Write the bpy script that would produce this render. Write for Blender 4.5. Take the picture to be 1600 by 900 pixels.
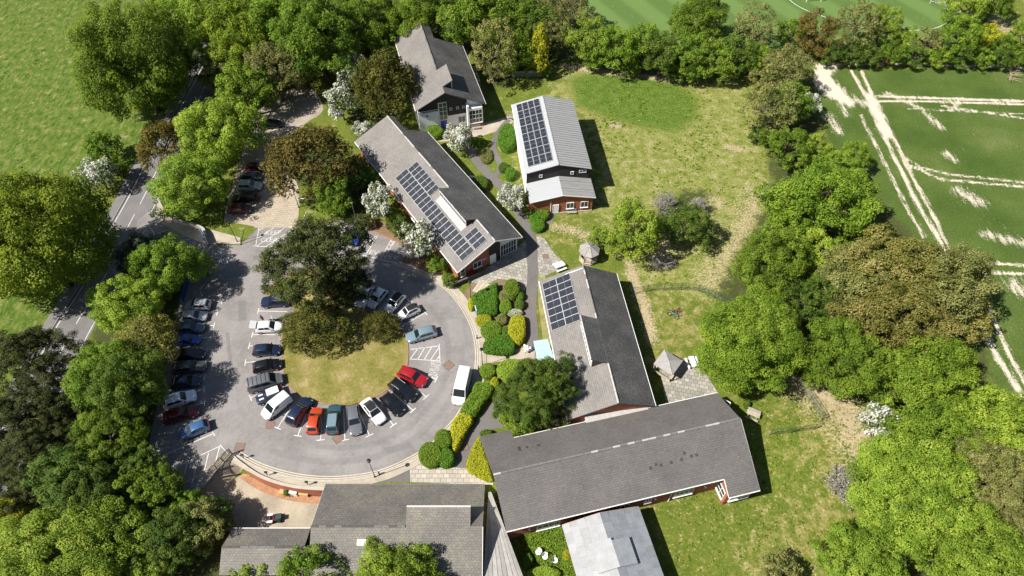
import bpy, bmesh, math, random
import numpy as np
from mathutils import Vector, Matrix
for _o in list(bpy.data.objects): bpy.data.objects.remove(_o)
scene = bpy.context.scene
COL = scene.collection
R = math.radians
# ------------------------------------------------------------------ camera
PITCH = R(51.8); CAM_H = 86.0; FPX = 1067.0
CAM_Y = -CAM_H / math.tan(PITCH)
cam_data = bpy.data.cameras.new('camera'); cam = bpy.data.objects.new('camera', cam_data); COL.objects.link(cam)
cam.location = (0, CAM_Y, CAM_H); cam.rotation_euler = (math.pi/2 - PITCH, 0, 0)
cam_data.sensor_width = 36; cam_data.lens = 36 * FPX / 1600; cam_data.clip_start = 1; cam_data.clip_end = 6000
scene.camera = cam
# ------------------------------------------------------------------ sky and sun
SUN_EL = R(48.5); SUN_AZ = R(22)            # shadows run towards +X, a little towards +Y
world = bpy.data.worlds.new('World'); scene.world = world; world.use_nodes = True
_nt = world.node_tree; _bg = _nt.nodes['Background']
_sky = _nt.nodes.new('ShaderNodeTexSky'); _sky.sky_type = 'NISHITA'; _sky.sun_disc = False
_sky.sun_elevation = SUN_EL
sun_dir = Vector((-math.cos(SUN_AZ)*math.cos(SUN_EL), -math.sin(SUN_AZ)*math.cos(SUN_EL), math.sin(SUN_EL)))
_sky.sun_rotation = math.atan2(sun_dir.x, sun_dir.y)
_nt.links.new(_sky.outputs[0], _bg.inputs[0]); _bg.inputs[1].default_value = 0.052
_sl = bpy.data.lights.new('sun', 'SUN'); _sl.energy = 5.0; _sl.angle = R(0.5); _sl.color = (1, 0.955, 0.88)
sun = bpy.data.objects.new('sun', _sl); COL.objects.link(sun)
sun.rotation_euler = sun_dir.to_track_quat('Z', 'Y').to_euler(); sun.location = (-60, -30, 90)
scene.view_settings.view_transform = 'Standard'; scene.view_settings.look = 'None'
scene.view_settings.exposure = 0.93; scene.view_settings.gamma = 1; scene.view_settings.use_curve_mapping = False
scene.cycles.use_denoising = True
scene.cycles.max_bounces = 6; scene.cycles.diffuse_bounces = 3; scene.cycles.transparent_max_bounces = 8
# ------------------------------------------------------------------ helpers
rng = np.random.default_rng(7); random.seed(7)
LOW = -2.0
def smooth(t): t = np.clip(t, 0, 1); return t*t*(3-2*t)
_TX = [-400, -60, -44, -38.5, -36.5, -33, -30, -26, -23, -3.5, -2.0, 2, 30, 36, 60, 400]
_TY = [-40, -38, -33, -29.6, -29.4, -30.4, -31.1, -31.6, -32.6, -33.2, -33.2, -32.9, -26.4, -23, -23, -23]
_TW = [10, 8, 6, 3.0, 0.9, 0.7, 0.7, 0.7, 1.0, 1.0, 1.0, 3, 3.5, 12, 14, 14]
def terrain(x, y):
    """height of the ground: level 0, a lower level of the site to the south"""
    return LOW * smooth((np.interp(x, _TX, _TY) - y) / np.interp(x, _TX, _TW))
_fw = np.array([0, math.cos(PITCH), -math.sin(PITCH)]); _up = np.array([0, math.sin(PITCH), math.cos(PITCH)])
def G(px, py, z=None):
    """survey point read off the photograph -> place on the ground (or on the level z)"""
    d = np.array([(px-800)/FPX, 0, 0]) - _up*(py-450)/FPX + _fw
    zz = 0.0 if z is None else z
    for _ in range(1 if z is None else 1):
        t = (zz - CAM_H)/d[2]; q = np.array([0, CAM_Y, CAM_H]) + d*t
        if z is None: zz = float(terrain(q[0], q[1]))
    if z is None and zz < -0.05:
        for _ in range(4):
            t = (zz - CAM_H)/d[2]; q = np.array([0, CAM_Y, CAM_H]) + d*t; zz = float(terrain(q[0], q[1]))
    return Vector((q[0], q[1], zz))
def PXM(px, py, z=0):
    """pixels per metre at that place"""
    q = np.array(G(px, py, z)) - np.array([0, CAM_Y, CAM_H]); return FPX/float(q @ _fw)
def link(o, parent=None):
    COL.objects.link(o)
    if parent is not None: o.parent = parent
    return o
def tag(o, label=None, cat=None, group=None, kind=None):
    if label: o['label'] = label
    if cat: o['category'] = cat
    if group: o['group'] = group
    if kind: o['kind'] = kind
    return o
def thing(name, label, cat, loc=(0,0,0), rz=0.0, group=None):
    o = bpy.data.objects.new(name, None); o.empty_display_size = .3
    link(o); o.location = loc; o.rotation_euler = (0, 0, rz); return tag(o, label, cat, group)
def me(name, v, f, mat=None, smooth_=False, uv=None):
    m = bpy.data.meshes.new(name); m.from_pydata([tuple(p) for p in v], [], [tuple(p) for p in f])
    if mat is not None:
        for k in (mat if isinstance(mat, (list, tuple)) else [mat]): m.materials.append(k)
    if smooth_: m.polygons.foreach_set('use_smooth', [True]*len(m.polygons))
    m.update(); return m
def obj(name, v, f, mat, parent=None, loc=None, rz=0, smooth_=False):
    o = bpy.data.objects.new(name, me(name, v, f, mat, smooth_)); link(o, parent)
    if loc is not None: o.location = loc
    if rz: o.rotation_euler = (0, 0, rz)
    return o
def inst(name, mesh, parent=None, loc=None, rot=None, scale=None, mat=None):
    o = bpy.data.objects.new(name, mesh); link(o, parent)
    if loc is not None: o.location = loc
    if rot is not None: o.rotation_euler = rot
    if scale is not None: o.scale = scale
    if mat is not None:
        o.material_slots[0].link = 'OBJECT'; o.material_slots[0].material = mat
    return o
_BF = [(0,3,2,1),(4,5,6,7),(0,1,5,4),(1,2,6,5),(2,3,7,6),(3,0,4,7)]
def boxv(x0,x1,y0,y1,z0,z1):
    return [(x0,y0,z0),(x1,y0,z0),(x1,y1,z0),(x0,y1,z0),(x0,y0,z1),(x1,y0,z1),(x1,y1,z1),(x0,y1,z1)]
def box(name, x0,x1,y0,y1,z0,z1, mat, parent=None):
    return obj(name, boxv(x0,x1,y0,y1,z0,z1), _BF, mat, parent)
class MB:
    """collects pieces of ONE part"""
    def __init__(s): s.v=[]; s.f=[]
    def add(s, v, f): n=len(s.v); s.v += [tuple(p) for p in v]; s.f += [tuple(i+n for i in q) for q in f]; return s
    def box(s, *a): return s.add(boxv(*a), _BF)
    def tube(s, pts, rad, n=6, cap=True):
        pts=[Vector(p) for p in pts]; rad = rad if isinstance(rad,(list,tuple)) else [rad]*len(pts); V=[]; F=[]
        for i,p in enumerate(pts):
            d=(pts[min(i+1,len(pts)-1)]-pts[max(i-1,0)]).normalized()
            a=d.orthogonal().normalized() if i==0 else (a-d*a.dot(d)).normalized()
            b=d.cross(a)
            for k in range(n): t=2*math.pi*k/n; V.append(p+(a*math.cos(t)+b*math.sin(t))*rad[i])
        for i in range(len(pts)-1):
            for k in range(n): F.append((i*n+k,i*n+(k+1)%n,(i+1)*n+(k+1)%n,(i+1)*n+k))
        if cap: F.append(tuple(range(n-1,-1,-1))); F.append(tuple(range((len(pts)-1)*n,len(pts)*n)))
        return s.add(V,F)
    def beam(s, a, b, w, h):
        a=Vector(a); b=Vector(b); d=(b-a).normalized(); sd=d.cross(Vector((0,0,1)))
        sd = sd.normalized() if sd.length>1e-4 else Vector((1,0,0)); u=sd.cross(d)
        V=[p+sd*(w/2*i)+u*(h/2*j) for p in (a,b) for i,j in ((-1,-1),(1,-1),(1,1),(-1,1))]
        return s.add(V,[(0,3,2,1),(4,5,6,7),(0,1,5,4),(1,2,6,5),(2,3,7,6),(3,0,4,7)])
    def build(s, name, mat, parent=None, loc=None, rz=0, smooth_=False): return obj(name, s.v, s.f, mat, parent, loc, rz, smooth_)
def slab(name, pts, th, mat, parent=None, uvrot=None):
    """planar outline (counter-clockwise seen from above) with thickness th below; UV in metres, v up the slope"""
    pts=[Vector(p) for p in pts]; n=len(pts); nr=Vector((0,0,0))
    for i in range(n): nr += (pts[i]-pts[0]).cross(pts[(i+1)%n]-pts[0])
    nr.normalize()
    if nr.z<0: pts.reverse(); nr=-nr
    v=pts+[p-nr*th for p in pts]; f=[tuple(range(n)),tuple(range(2*n-1,n-1,-1))]+[(i,n+i,n+(i+1)%n,(i+1)%n) for i in range(n)]
    m=me(name,v,f,mat); ul=m.uv_layers.new(name='UVMap')
    hx=Vector((-nr.y,nr.x,0)); hx = hx.normalized() if hx.length>1e-3 else Vector((1,0,0)); hy=nr.cross(hx)
    for lp in m.loops: p=m.vertices[lp.vertex_index].co; ul.data[lp.index].uv=(p.dot(hx),p.dot(hy))
    o=bpy.data.objects.new(name,m); return link(o,parent)
def poly_prism(name, pts, z0, z1, mat, parent=None, loc=None):
    n=len(pts); v=[(p[0],p[1],z0) for p in pts]+[(p[0],p[1],z1) for p in pts]
    a=sum(pts[i][0]*pts[(i+1)%n][1]-pts[(i+1)%n][0]*pts[i][1] for i in range(n))
    top=tuple(range(n,2*n)); bot=tuple(range(n-1,-1,-1)); sd=[(i,(i+1)%n,n+(i+1)%n,n+i) for i in range(n)]
    f=[top,bot]+sd if a>0 else [top[::-1],bot[::-1]]+[q[::-1] for q in sd]
    return obj(name,v,f,mat,parent,loc)
def catmull(pts, n=6, closed=False):
    P=[np.array(p[:2],float) for p in pts]; out=[]; m=len(P)
    for i in range(m if closed else m-1):
        g=lambda k: P[k%m] if closed else P[min(max(k,0),m-1)]
        a,b,c,d=g(i-1),g(i),g(i+1),g(i+2)
        for k in range(n):
            t=k/n; out.append(.5*((2*b)+(-a+c)*t+(2*a-5*b+4*c-d)*t*t+(-a+3*b-3*c+d)*t**3))
    if not closed: out.append(P[-1])
    return out
def offset(line, d, closed=False):
    """shift a line to its right by d"""
    L=[np.array(p[:2],float) for p in line]; o=[]; m=len(L)
    for i in range(m):
        a=L[(i-1)%m] if closed or i>0 else L[0]; b=L[(i+1)%m] if closed or i<m-1 else L[-1]
        t=(b-a)/(np.linalg.norm(b-a)+1e-9); o.append(L[i]+np.array([t[1],-t[0]])*d)
    return o
def ribbon(name, line, w0, w1, z0, z1, mat, parent=None, closed=False, flat=False):
    """band between offsets w0 and w1 of a line, from z0 up to z1 (flat = a sheet at z1)"""
    a=offset(line,w0,closed); b=offset(line,w1,closed); n=len(a); v=[];f=[]
    for p,q in zip(a,b): v += [(p[0],p[1],z1),(q[0],q[1],z1),(p[0],p[1],z0),(q[0],q[1],z0)]
    for i in range(n if closed else n-1):
        j=(i+1)%n; k,l=4*i,4*j
        f.append((k,k+1,l+1,l) if w1<w0 else (k,l,l+1,k+1))
        if not flat:
            f.append((k+2,k,l,l+2)); f.append((k+1,k+3,l+3,l+1))
    if not flat and not closed: f += [(0,2,3,1),(4*n-4,4*n-3,4*n-1,4*n-2)]
    o=obj(name,v,f,mat,parent); bm=bmesh.new(); bm.from_mesh(o.data); bmesh.ops.recalc_face_normals(bm,faces=bm.faces)
    if flat:
        bmesh.ops.delete(bm,geom=[x for x in bm.verts if not x.link_faces],context='VERTS')
        for fc in bm.faces:
            if fc.normal.z<0: fc.normal_flip()
    bm.to_mesh(o.data); bm.free(); return o
def sheet(name, pts, z, mat, parent=None):
    """flat triangulated outline at height z"""
    bm=bmesh.new(); vs=[bm.verts.new((p[0],p[1],z)) for p in pts]; fc=bm.faces.new(vs)
    bm.normal_update()
    if fc.normal.z<0: fc.normal_flip()
    bmesh.ops.triangulate(bm,faces=bm.faces[:]); m=bpy.data.meshes.new(name); bm.to_mesh(m); bm.free(); m.materials.append(mat)
    return link(bpy.data.objects.new(name,m),parent)
def PL(pts, z=None): return [tuple(G(x,y,z)[:2]) for x,y in pts]
def struct(o): o['kind']='structure'; return o
def stuff(o): o['kind']='stuff'; return o
# ------------------------------------------------------------------ materials
class NT:
    def __init__(s, name):
        s.m=bpy.data.materials.new(name); s.m.use_nodes=True; s.t=s.m.node_tree; s.b=s.t.nodes['Principled BSDF']
        s.out=s.t.nodes['Material Output']
    def n(s, typ, **kw):
        x=s.t.nodes.new(typ)
        for k,v in kw.items(): setattr(x,k,v)
        return x
    def l(s,a,b): s.t.links.new(a,b)
    def noise(s, scale, detail=3, rough=.6, vec=None):
        x=s.n('ShaderNodeTexNoise'); x.inputs['Scale'].default_value=scale; x.inputs['Detail'].default_value=detail; x.inputs['Roughness'].default_value=rough
        if vec is not None: s.l(vec,x.inputs['Vector'])
        return x
    def ramp(s, fac, stops, interp='LINEAR'):
        x=s.n('ShaderNodeValToRGB'); x.color_ramp.interpolation=interp; e=x.color_ramp.elements
        while len(e)<len(stops): e.new(.5)
        for k,(p,c) in enumerate(stops): e[k].position=p; e[k].color=(*c,1) if len(c)==3 else c
        s.l(fac,x.inputs[0]); return x.outputs[0]
    def mix(s, fac, a, b, mode='MIX'):
        x=s.n('ShaderNodeMix',data_type='RGBA',blend_type=mode)
        for val,i in ((fac,0),(a,6),(b,7)):
            if hasattr(val,'is_linked'): s.l(val,x.inputs[i])
            else: x.inputs[i].default_value = val if i==0 else ((*val,1) if len(val)==3 else val)
        return x.outputs[2]
    def math(s, op, a, b=0.0, clamp=False):
        x=s.n('ShaderNodeMath',operation=op,use_clamp=clamp)
        for i,val in enumerate((a,b)):
            if hasattr(val,'is_linked'): s.l(val,x.inputs[i])
            else: x.inputs[i].default_value=val
        return x.outputs[0]
    def coord(s, kind='Object'): return s.n('ShaderNodeTexCoord').outputs[kind]
    def bump(s, h, strength=.3, dist=.05):
        x=s.n('ShaderNodeBump'); x.inputs['Strength'].default_value=strength; x.inputs['Distance'].default_value=dist
        s.l(h,x.inputs['Height']); s.l(x.outputs[0],s.b.inputs['Normal'])
    def set(s, **kw):
        for k,v in kw.items():
            i=s.b.inputs[k.replace('_',' ')]
            if hasattr(v,'is_linked'): s.l(v,i)
            else: i.default_value = (*v,1) if isinstance(v,tuple) and len(v)==3 else v
        return s.m
def dull(name, c, rough=.8, var=.25, scale=2.0, fine=14.0, bump=.0, spec=.3, metal=0.0):
    t=NT(name); co=t.n('ShaderNodeNewGeometry').outputs['Position']
    a=t.noise(scale,4,.6,co).outputs[0]; b=t.noise(fine,3,.6,co).outputs[0]
    f=t.math('ADD',t.math('MULTIPLY',a,.6),t.math('MULTIPLY',b,.4))
    col=t.ramp(f,[(.3,tuple(x*(1-var) for x in c)),(.7,tuple(min(1,x*(1+var)) for x in c))])
    if bump: t.bump(b,bump)
    return t.set(Base_Color=col,Roughness=rough,Specular_IOR_Level=spec,Metallic=metal)
def plain(name, c, rough=.5, metal=0.0, spec=.4, coat=0.0):
    t=NT(name); oi=t.n('ShaderNodeNewGeometry').outputs['Position']; a=t.noise(6,2,.5,oi).outputs[0]
    col=t.ramp(a,[(.3,tuple(x*.94 for x in c)),(.7,tuple(min(1,x*1.05) for x in c))])
    return t.set(Base_Color=col,Roughness=rough,Metallic=metal,Specular_IOR_Level=spec,Coat_Weight=coat,Coat_Roughness=.08)
# ================================================================== ground
def seg_dist(X, Y, pts):
    d=np.full(X.shape,1e9)
    for (ax,ay),(bx,by) in zip(pts[:-1],pts[1:]):
        vx,vy=bx-ax,by-ay; t=np.clip(((X-ax)*vx+(Y-ay)*vy)/(vx*vx+vy*vy+1e-9),0,1)
        d=np.minimum(d,np.hypot(X-ax-t*vx,Y-ay-t*vy))
    return d
def in_poly(X, Y, P):
    c=np.zeros(X.shape,bool); n=len(P)
    for i in range(n):
        x0,y0=P[i]; x1,y1=P[(i+1)%n]
        if y0==y1: continue
        c ^= ((y0>Y)!=(y1>Y)) & (X < (x1-x0)*(Y-y0)/(y1-y0)+x0)
    return c
def sdist(X,Y,P):
    d=seg_dist(X,Y,list(P)+[P[0]]); return np.where(in_poly(X,Y,P),d,-d)
def soft(X,Y,P,w=1.0): return np.clip(.5+sdist(X,Y,P)/(2*w),0,1)
def axis(lo,hi,step,far):
    a=list(np.arange(lo,hi+1e-6,step)); s=step; x=hi; r=[]
    while x<far: s*=1.35; x+=s; r.append(x)
    s=step; x=lo; l=[]
    while x>-far: s*=1.35; x-=s; l.append(x)
    return np.array(l[::-1]+a+r)
gx=axis(-126,126,.5,1800); gy=axis(-46,90,.5,1800)
X,Y=np.meshgrid(gx,gy); Zg=terrain(X,Y)
pass
nv=X.size; ny,nx=X.shape
gm=bpy.data.meshes.new('ground'); gm.vertices.add(nv)
gm.vertices.foreach_set('co',np.stack([X,Y,Zg],-1).ravel())
ii=(np.arange(ny-1)[:,None]*nx+np.arange(nx-1)[None,:]).ravel()
qd=np.stack([ii,ii+1,ii+nx+1,ii+nx],-1).astype(np.int32)
gm.loops.add(qd.size); gm.polygons.add(len(qd)); gm.loops.foreach_set('vertex_index',qd.ravel())
gm.polygons.foreach_set('loop_start',np.arange(len(qd),dtype=np.int32)*4); gm.polygons.foreach_set('loop_total',np.full(len(qd),4,np.int32))
gm.update(); gm.polygons.foreach_set('use_smooth',np.ones(len(qd),bool))
def attr(name, a):
    at=gm.attributes.new(name,'FLOAT','POINT'); at.data.foreach_set('value',np.ascontiguousarray(a,dtype=np.float32).ravel())
meadow=soft(X,Y,PL([(-600,-120),(330,-120),(290,60),(250,160),(215,250),(150,300),(120,400),(80,500),(20,620),(-600,700)]),4)
crop=soft(X,Y,PL([(1272,108),(1900,108),(1900,700),(1570,640),(1530,560),(1490,470),(1440,400),(1370,330),(1300,230),(1275,170)]),1.2)
mown=soft(X,Y,PL([(905,-200),(912,10),(925,45),(1000,60),(1200,75),(1490,70),(1500,30),(1470,-200)]),2)
lush=soft(X,Y,PL([(890,125),(930,112),(1000,116),(1060,132),(1090,155),(1088,185),(1060,205),(1010,200),(950,185),(905,165)]),2.2)
scrub=soft(X,Y,PL([(880,100),(980,112),(1150,130),(1190,170),(1200,260),(1215,330),(1150,420),(1110,470),(1050,460),(990,440),(975,380),(930,330),(935,250),(915,190),(860,150)]),3)
dryl=np.maximum(soft(X,Y,PL([(1210,600),(1300,610),(1350,680),(1330,900),(1150,900),(1180,830),(1270,760),(1240,690)]),4)*.75,
     np.maximum(soft(X,Y,PL([(905,180),(930,200),(960,300),(925,345),(860,400),(880,440),(840,400),(780,170)]),2)*.45,
     soft(X,Y,PL([(985,455),(1100,460),(1110,560),(1040,600),(1000,560)]),3)*.55))
bare=np.maximum.reduce([
  np.clip(1-seg_dist(X,Y,PL([(985,415),(992,440),(1008,480),(1018,530)]))/1.6,0,1),
  np.clip(1-seg_dist(X,Y,PL([(1190,300),(1150,380),(1110,440)]))/5.0,0,1)*.62,
  np.clip(1-seg_dist(X,Y,PL([(880,103),(940,112),(1010,120),(1070,128)]))/1.6,0,1),
  np.clip(1-seg_dist(X,Y,PL([(1250,590),(1310,635),(1345,690)]))/6.0,0,1)*.9,
  np.clip(1-seg_dist(X,Y,PL([(870,355),(905,362),(930,385)]))/2.0,0,1)*.7,
  np.clip(1-seg_dist(X,Y,PL([(1500,15),(1560,35),(1600,60)]))/7.0,0,1)*.7,
  np.clip(1.2-seg_dist(X,Y,PL([(957,195),(965,197)]))/1.2,0,1)*.9, np.clip(1.2-seg_dist(X,Y,PL([(1140,230),(1152,233)]))/1.3,0,1)*.9, np.clip(1.2-seg_dist(X,Y,PL([(1110,310),(1125,320)]))/1.5,0,1)*.8,
  np.clip(1-seg_dist(X,Y,PL([(1100,330),(1060,370),(1020,400)]))/4.0,0,1)*.65])
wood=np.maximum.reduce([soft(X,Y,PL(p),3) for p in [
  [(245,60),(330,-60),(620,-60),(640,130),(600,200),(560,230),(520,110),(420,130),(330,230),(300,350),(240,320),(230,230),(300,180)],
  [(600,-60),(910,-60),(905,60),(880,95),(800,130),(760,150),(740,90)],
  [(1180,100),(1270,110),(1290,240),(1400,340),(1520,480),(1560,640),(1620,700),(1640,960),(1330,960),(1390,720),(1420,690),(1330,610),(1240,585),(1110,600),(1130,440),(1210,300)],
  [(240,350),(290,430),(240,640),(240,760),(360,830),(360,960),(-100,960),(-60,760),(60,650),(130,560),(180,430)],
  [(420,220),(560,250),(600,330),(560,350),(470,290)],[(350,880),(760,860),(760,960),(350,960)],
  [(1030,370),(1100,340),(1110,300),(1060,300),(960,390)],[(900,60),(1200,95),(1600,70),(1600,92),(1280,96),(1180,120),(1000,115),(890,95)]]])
T=lambda pts,w: np.clip(1.15-seg_dist(X,Y,PL(pts))/(w*.72),0,1)
chalk=np.maximum.reduce([
  soft(X,Y,PL([(1272,100),(1310,102),(1298,120),(1318,140),(1335,160),(1330,168),(1290,150),(1274,135)]),1.0)*.95,
  T([(1300,101),(1400,99),(1500,103),(1600,107),(1800,112)],1.0)*.8,
  T([(1290,130),(1330,155),(1362,165)],3.0)*.6,
  T([(1358,150),(1370,175),(1385,210)],2.3)*1.0, T([(1330,110),(1358,160)],.85)*.85,T([(1345,110),(1368,160)],.85)*.85,
  T([(1372,150),(1420,152),(1600,158),(1800,164)],.8)*.9,T([(1372,158),(1430,158),(1600,163),(1800,170)],.7)*.9,
  T([(1385,145),(1440,170),(1470,200)],1.6)*.62,
  T([(1365,180),(1400,250),(1440,330),(1480,395),(1505,440)],.95)*.82,T([(1380,180),(1420,265),(1455,330),(1485,395)],.8)*.82,
  T([(1345,180),(1380,250),(1420,330),(1445,370)],.75)*.72,
  T([(1412,245),(1440,262),(1480,272),(1600,285),(1800,300)],.7)*.7,T([(1416,256),(1470,280),(1600,292),(1800,310)],.7)*.78,
  T([(1470,165),(1600,185),(1800,205)],.7)*.66,T([(1420,170),(1600,178)],.6)*.55,
  T([(1500,415),(1535,410),(1600,415),(1800,430)],.7)*.85,T([(1505,440),(1530,425),(1600,428),(1800,450)],.8)*.85,
  T([(1530,500),(1560,560),(1600,620)],1.1)*.85,T([(1545,480),(1580,560),(1615,620)],.9)*.8,
  T([(1480,240),(1490,250)],2.2)*.58,T([(1500,300),(1530,315)],3.6)*.55,T([(1540,365),(1600,380)],2.6)*.55,T([(1590,450),(1620,460)],4)*.6,T([(1490,170),(1500,155)],1.5)*.6,
  T([(1295,180),(1310,205)],2.5)*.55,T([(1310,160),(1325,180)],1.5)*.6])*np.clip(crop+.35+(Y>60)*.7,0,1)
strp=np.clip(.5+1.3*np.sin((X*.86+Y*.50)*2*math.pi/9.5),0,1)
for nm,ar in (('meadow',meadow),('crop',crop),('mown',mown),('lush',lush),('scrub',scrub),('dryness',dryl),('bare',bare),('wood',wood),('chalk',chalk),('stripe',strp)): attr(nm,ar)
t=NT('ground_grass'); co=t.n('ShaderNodeNewGeometry').outputs['Position']
def A(n): return t.n('ShaderNodeAttribute',attribute_name=n).outputs['Fac']
mp=t.n('ShaderNodeMapping'); t.l(co,mp.inputs[0]); mp.inputs['Rotation'].default_value=(0,0,R(-35)); mp.inputs['Scale'].default_value=(1,.35,1)
mq=t.n('ShaderNodeMapping'); t.l(co,mq.inputs[0]); mq.inputs['Rotation'].default_value=(0,0,R(28)); mq.inputs['Scale'].default_value=(1,.22,1); nQ=t.noise(1.5,4,.7,mq.outputs[0]).outputs[0]
nL=t.noise(.09,4,.6,co).outputs[0]; nM=t.noise(.55,5,.65,co).outputs[0]; nF=t.noise(3.2,4,.7,co).outputs[0]; nS=t.noise(1.6,4,.7,mp.outputs[0]).outputs[0]; nX=t.noise(9,3,.7,co).outputs[0]
def edge(m, n, k=1.0, sharp=4.0):
    k=k*2.3
    return t.math('MULTIPLY_ADD' if 0 else 'ADD', t.math('MULTIPLY',t.math('SUBTRACT',t.math('ADD',m,t.math('MULTIPLY',t.math('SUBTRACT',n,.5),k)),.5),sharp),.5,True)
fine=t.math('ADD',t.math('MULTIPLY',nF,.55),t.math('MULTIPLY',nM,.45))
col=t.ramp(fine,[(.34,(0.0533,0.0903,0.0103)),(.49,(0.0929,0.1204,0.0146)),(.60,(0.1333,0.1419,0.0241)),(.70,(0.1892,0.1720,0.0516))])
drycol=t.ramp(fine,[(.34,(0.0855,0.1080,0.0162)),(.48,(0.1485,0.1485,0.0324)),(.58,(0.2250,0.1980,0.0765)),(.68,(0.3420,0.2880,0.1710))])
col=t.mix(edge(A('dryness'),nM,1.4,2.2),col,drycol)
mead=t.ramp(t.math('ADD',t.math('MULTIPLY',nS,.6),t.math('MULTIPLY',nM,.4)),[(.36,(0.0253,0.0573,0.0059)),(.45,(0.0506,0.0945,0.0084)),(.52,(0.0826,0.1181,0.0152)),(.59,(0.1392,0.1501,0.0380)),(.68,(0.2109,0.1898,0.0844))])
col=t.mix(edge(A('meadow'),nM,.6),col,mead)
scr=t.ramp(t.math('ADD',t.math('MULTIPLY',nF,.5),t.math('MULTIPLY',nM,.5)),[(.33,(0.0559,0.0944,0.0125)),(.43,(0.1108,0.1397,0.0231)),(.51,(0.1715,0.1753,0.0433)),(.58,(0.2408,0.2264,0.1011)),(.66,(0.4334,0.4045,0.3179))])
col=t.mix(edge(A('scrub'),nM,1.2,2.5),col,scr)
col=t.mix(edge(A('lush'),nM,1.0,2.5),col,t.ramp(fine,[(.36,(0.0410,0.0779,0.0082)),(.5,(0.0689,0.1164,0.0115)),(.62,(0.1148,0.1517,0.0246))]))
col=t.mix(edge(A('bare'),nF,1.5,3),col,t.ramp(fine,[(.3,(.20,.16,.085)),(.55,(.33,.265,.165)),(.75,(.48,.41,.30))]))
mw=t.mix(A('stripe'),(.058,.116,.026),(.090,.158,.042)); mw=t.mix(t.math('MULTIPLY',nM,.3),mw,(.16,.17,.05))
col=t.mix(edge(A('mown'),nM,.4),col,mw)
cr=t.ramp(t.math('ADD',t.math('MULTIPLY',nL,.5),t.math('MULTIPLY',nF,.5)),[(.38,(0.0359,0.0655,0.0101)),(.5,(0.0577,0.0920,0.0164)),(.58,(0.0796,0.1108,0.0265)),(.67,(0.1326,0.1482,0.0546))])
col=t.mix(edge(A('crop'),nM,.5),col,cr)
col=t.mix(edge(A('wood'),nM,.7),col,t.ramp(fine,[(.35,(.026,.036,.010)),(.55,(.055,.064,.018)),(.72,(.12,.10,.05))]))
col=t.mix(edge(t.math('MULTIPLY',A('chalk'),1.0),t.math('ADD',t.math('ADD',t.math('MULTIPLY',nF,.3),t.math('MULTIPLY',nX,.3)),t.math('MULTIPLY',nQ,.4)),1.7,3.2),col,t.ramp(nX,[(.3,(.40,.34,.26)),(.7,(.58,.51,.42))]))
t.bump(t.math('ADD',nF,t.math('MULTIPLY',nX,.6)),.55,.10)
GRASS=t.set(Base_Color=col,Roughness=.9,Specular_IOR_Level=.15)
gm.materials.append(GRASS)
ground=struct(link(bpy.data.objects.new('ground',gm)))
# ------------------------------------------------------------------ paving materials
def asphalt(name,c,patch=.25):
    t=NT(name); co=t.n('ShaderNodeNewGeometry').outputs['Position']
    a=t.noise(.22,4,.55,co).outputs[0]; b=t.noise(1.7,4,.65,co).outputs[0]; d=t.noise(28,2,.7,co).outputs[0]
    f=t.math('ADD',t.math('MULTIPLY',a,.55),t.math('ADD',t.math('MULTIPLY',b,.3),t.math('MULTIPLY',d,.15)))
    col=t.ramp(f,[(.33,tuple(x*(1-patch) for x in c)),(.5,c),(.66,tuple(x*(1+patch*.7) for x in c))])
    v=t.n('ShaderNodeTexVoronoi',feature='DISTANCE_TO_EDGE'); v.inputs['Scale'].default_value=.11
    wv=t.n('ShaderNodeVectorMath',operation='ADD'); t.l(co,wv.inputs[0]); nz=t.noise(.6,3,.6,co); sc=t.n('ShaderNodeVectorMath',operation='SCALE'); t.l(nz.outputs[1],sc.inputs[0]); sc.inputs['Scale'].default_value=2.2; t.l(sc.outputs[0],wv.inputs[1]); t.l(wv.outputs[0],v.inputs['Vector'])
    crack=t.ramp(v.outputs['Distance'],[(.0,(1,1,1)),(.006,(0,0,0))])
    col=t.mix(t.math('MULTIPLY',crack,.32),col,tuple(x*.5 for x in c))
    t.bump(d,.25,.01)
    return t.set(Base_Color=col,Roughness=.88,Specular_IOR_Level=.25)
ASPH=asphalt('car_park_asphalt',(.192,.178,.170),.36); ROADM=asphalt('road_asphalt',(.142,.136,.133),.25); PATHM=asphalt('path_asphalt',(.125,.115,.108),.18)
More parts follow.
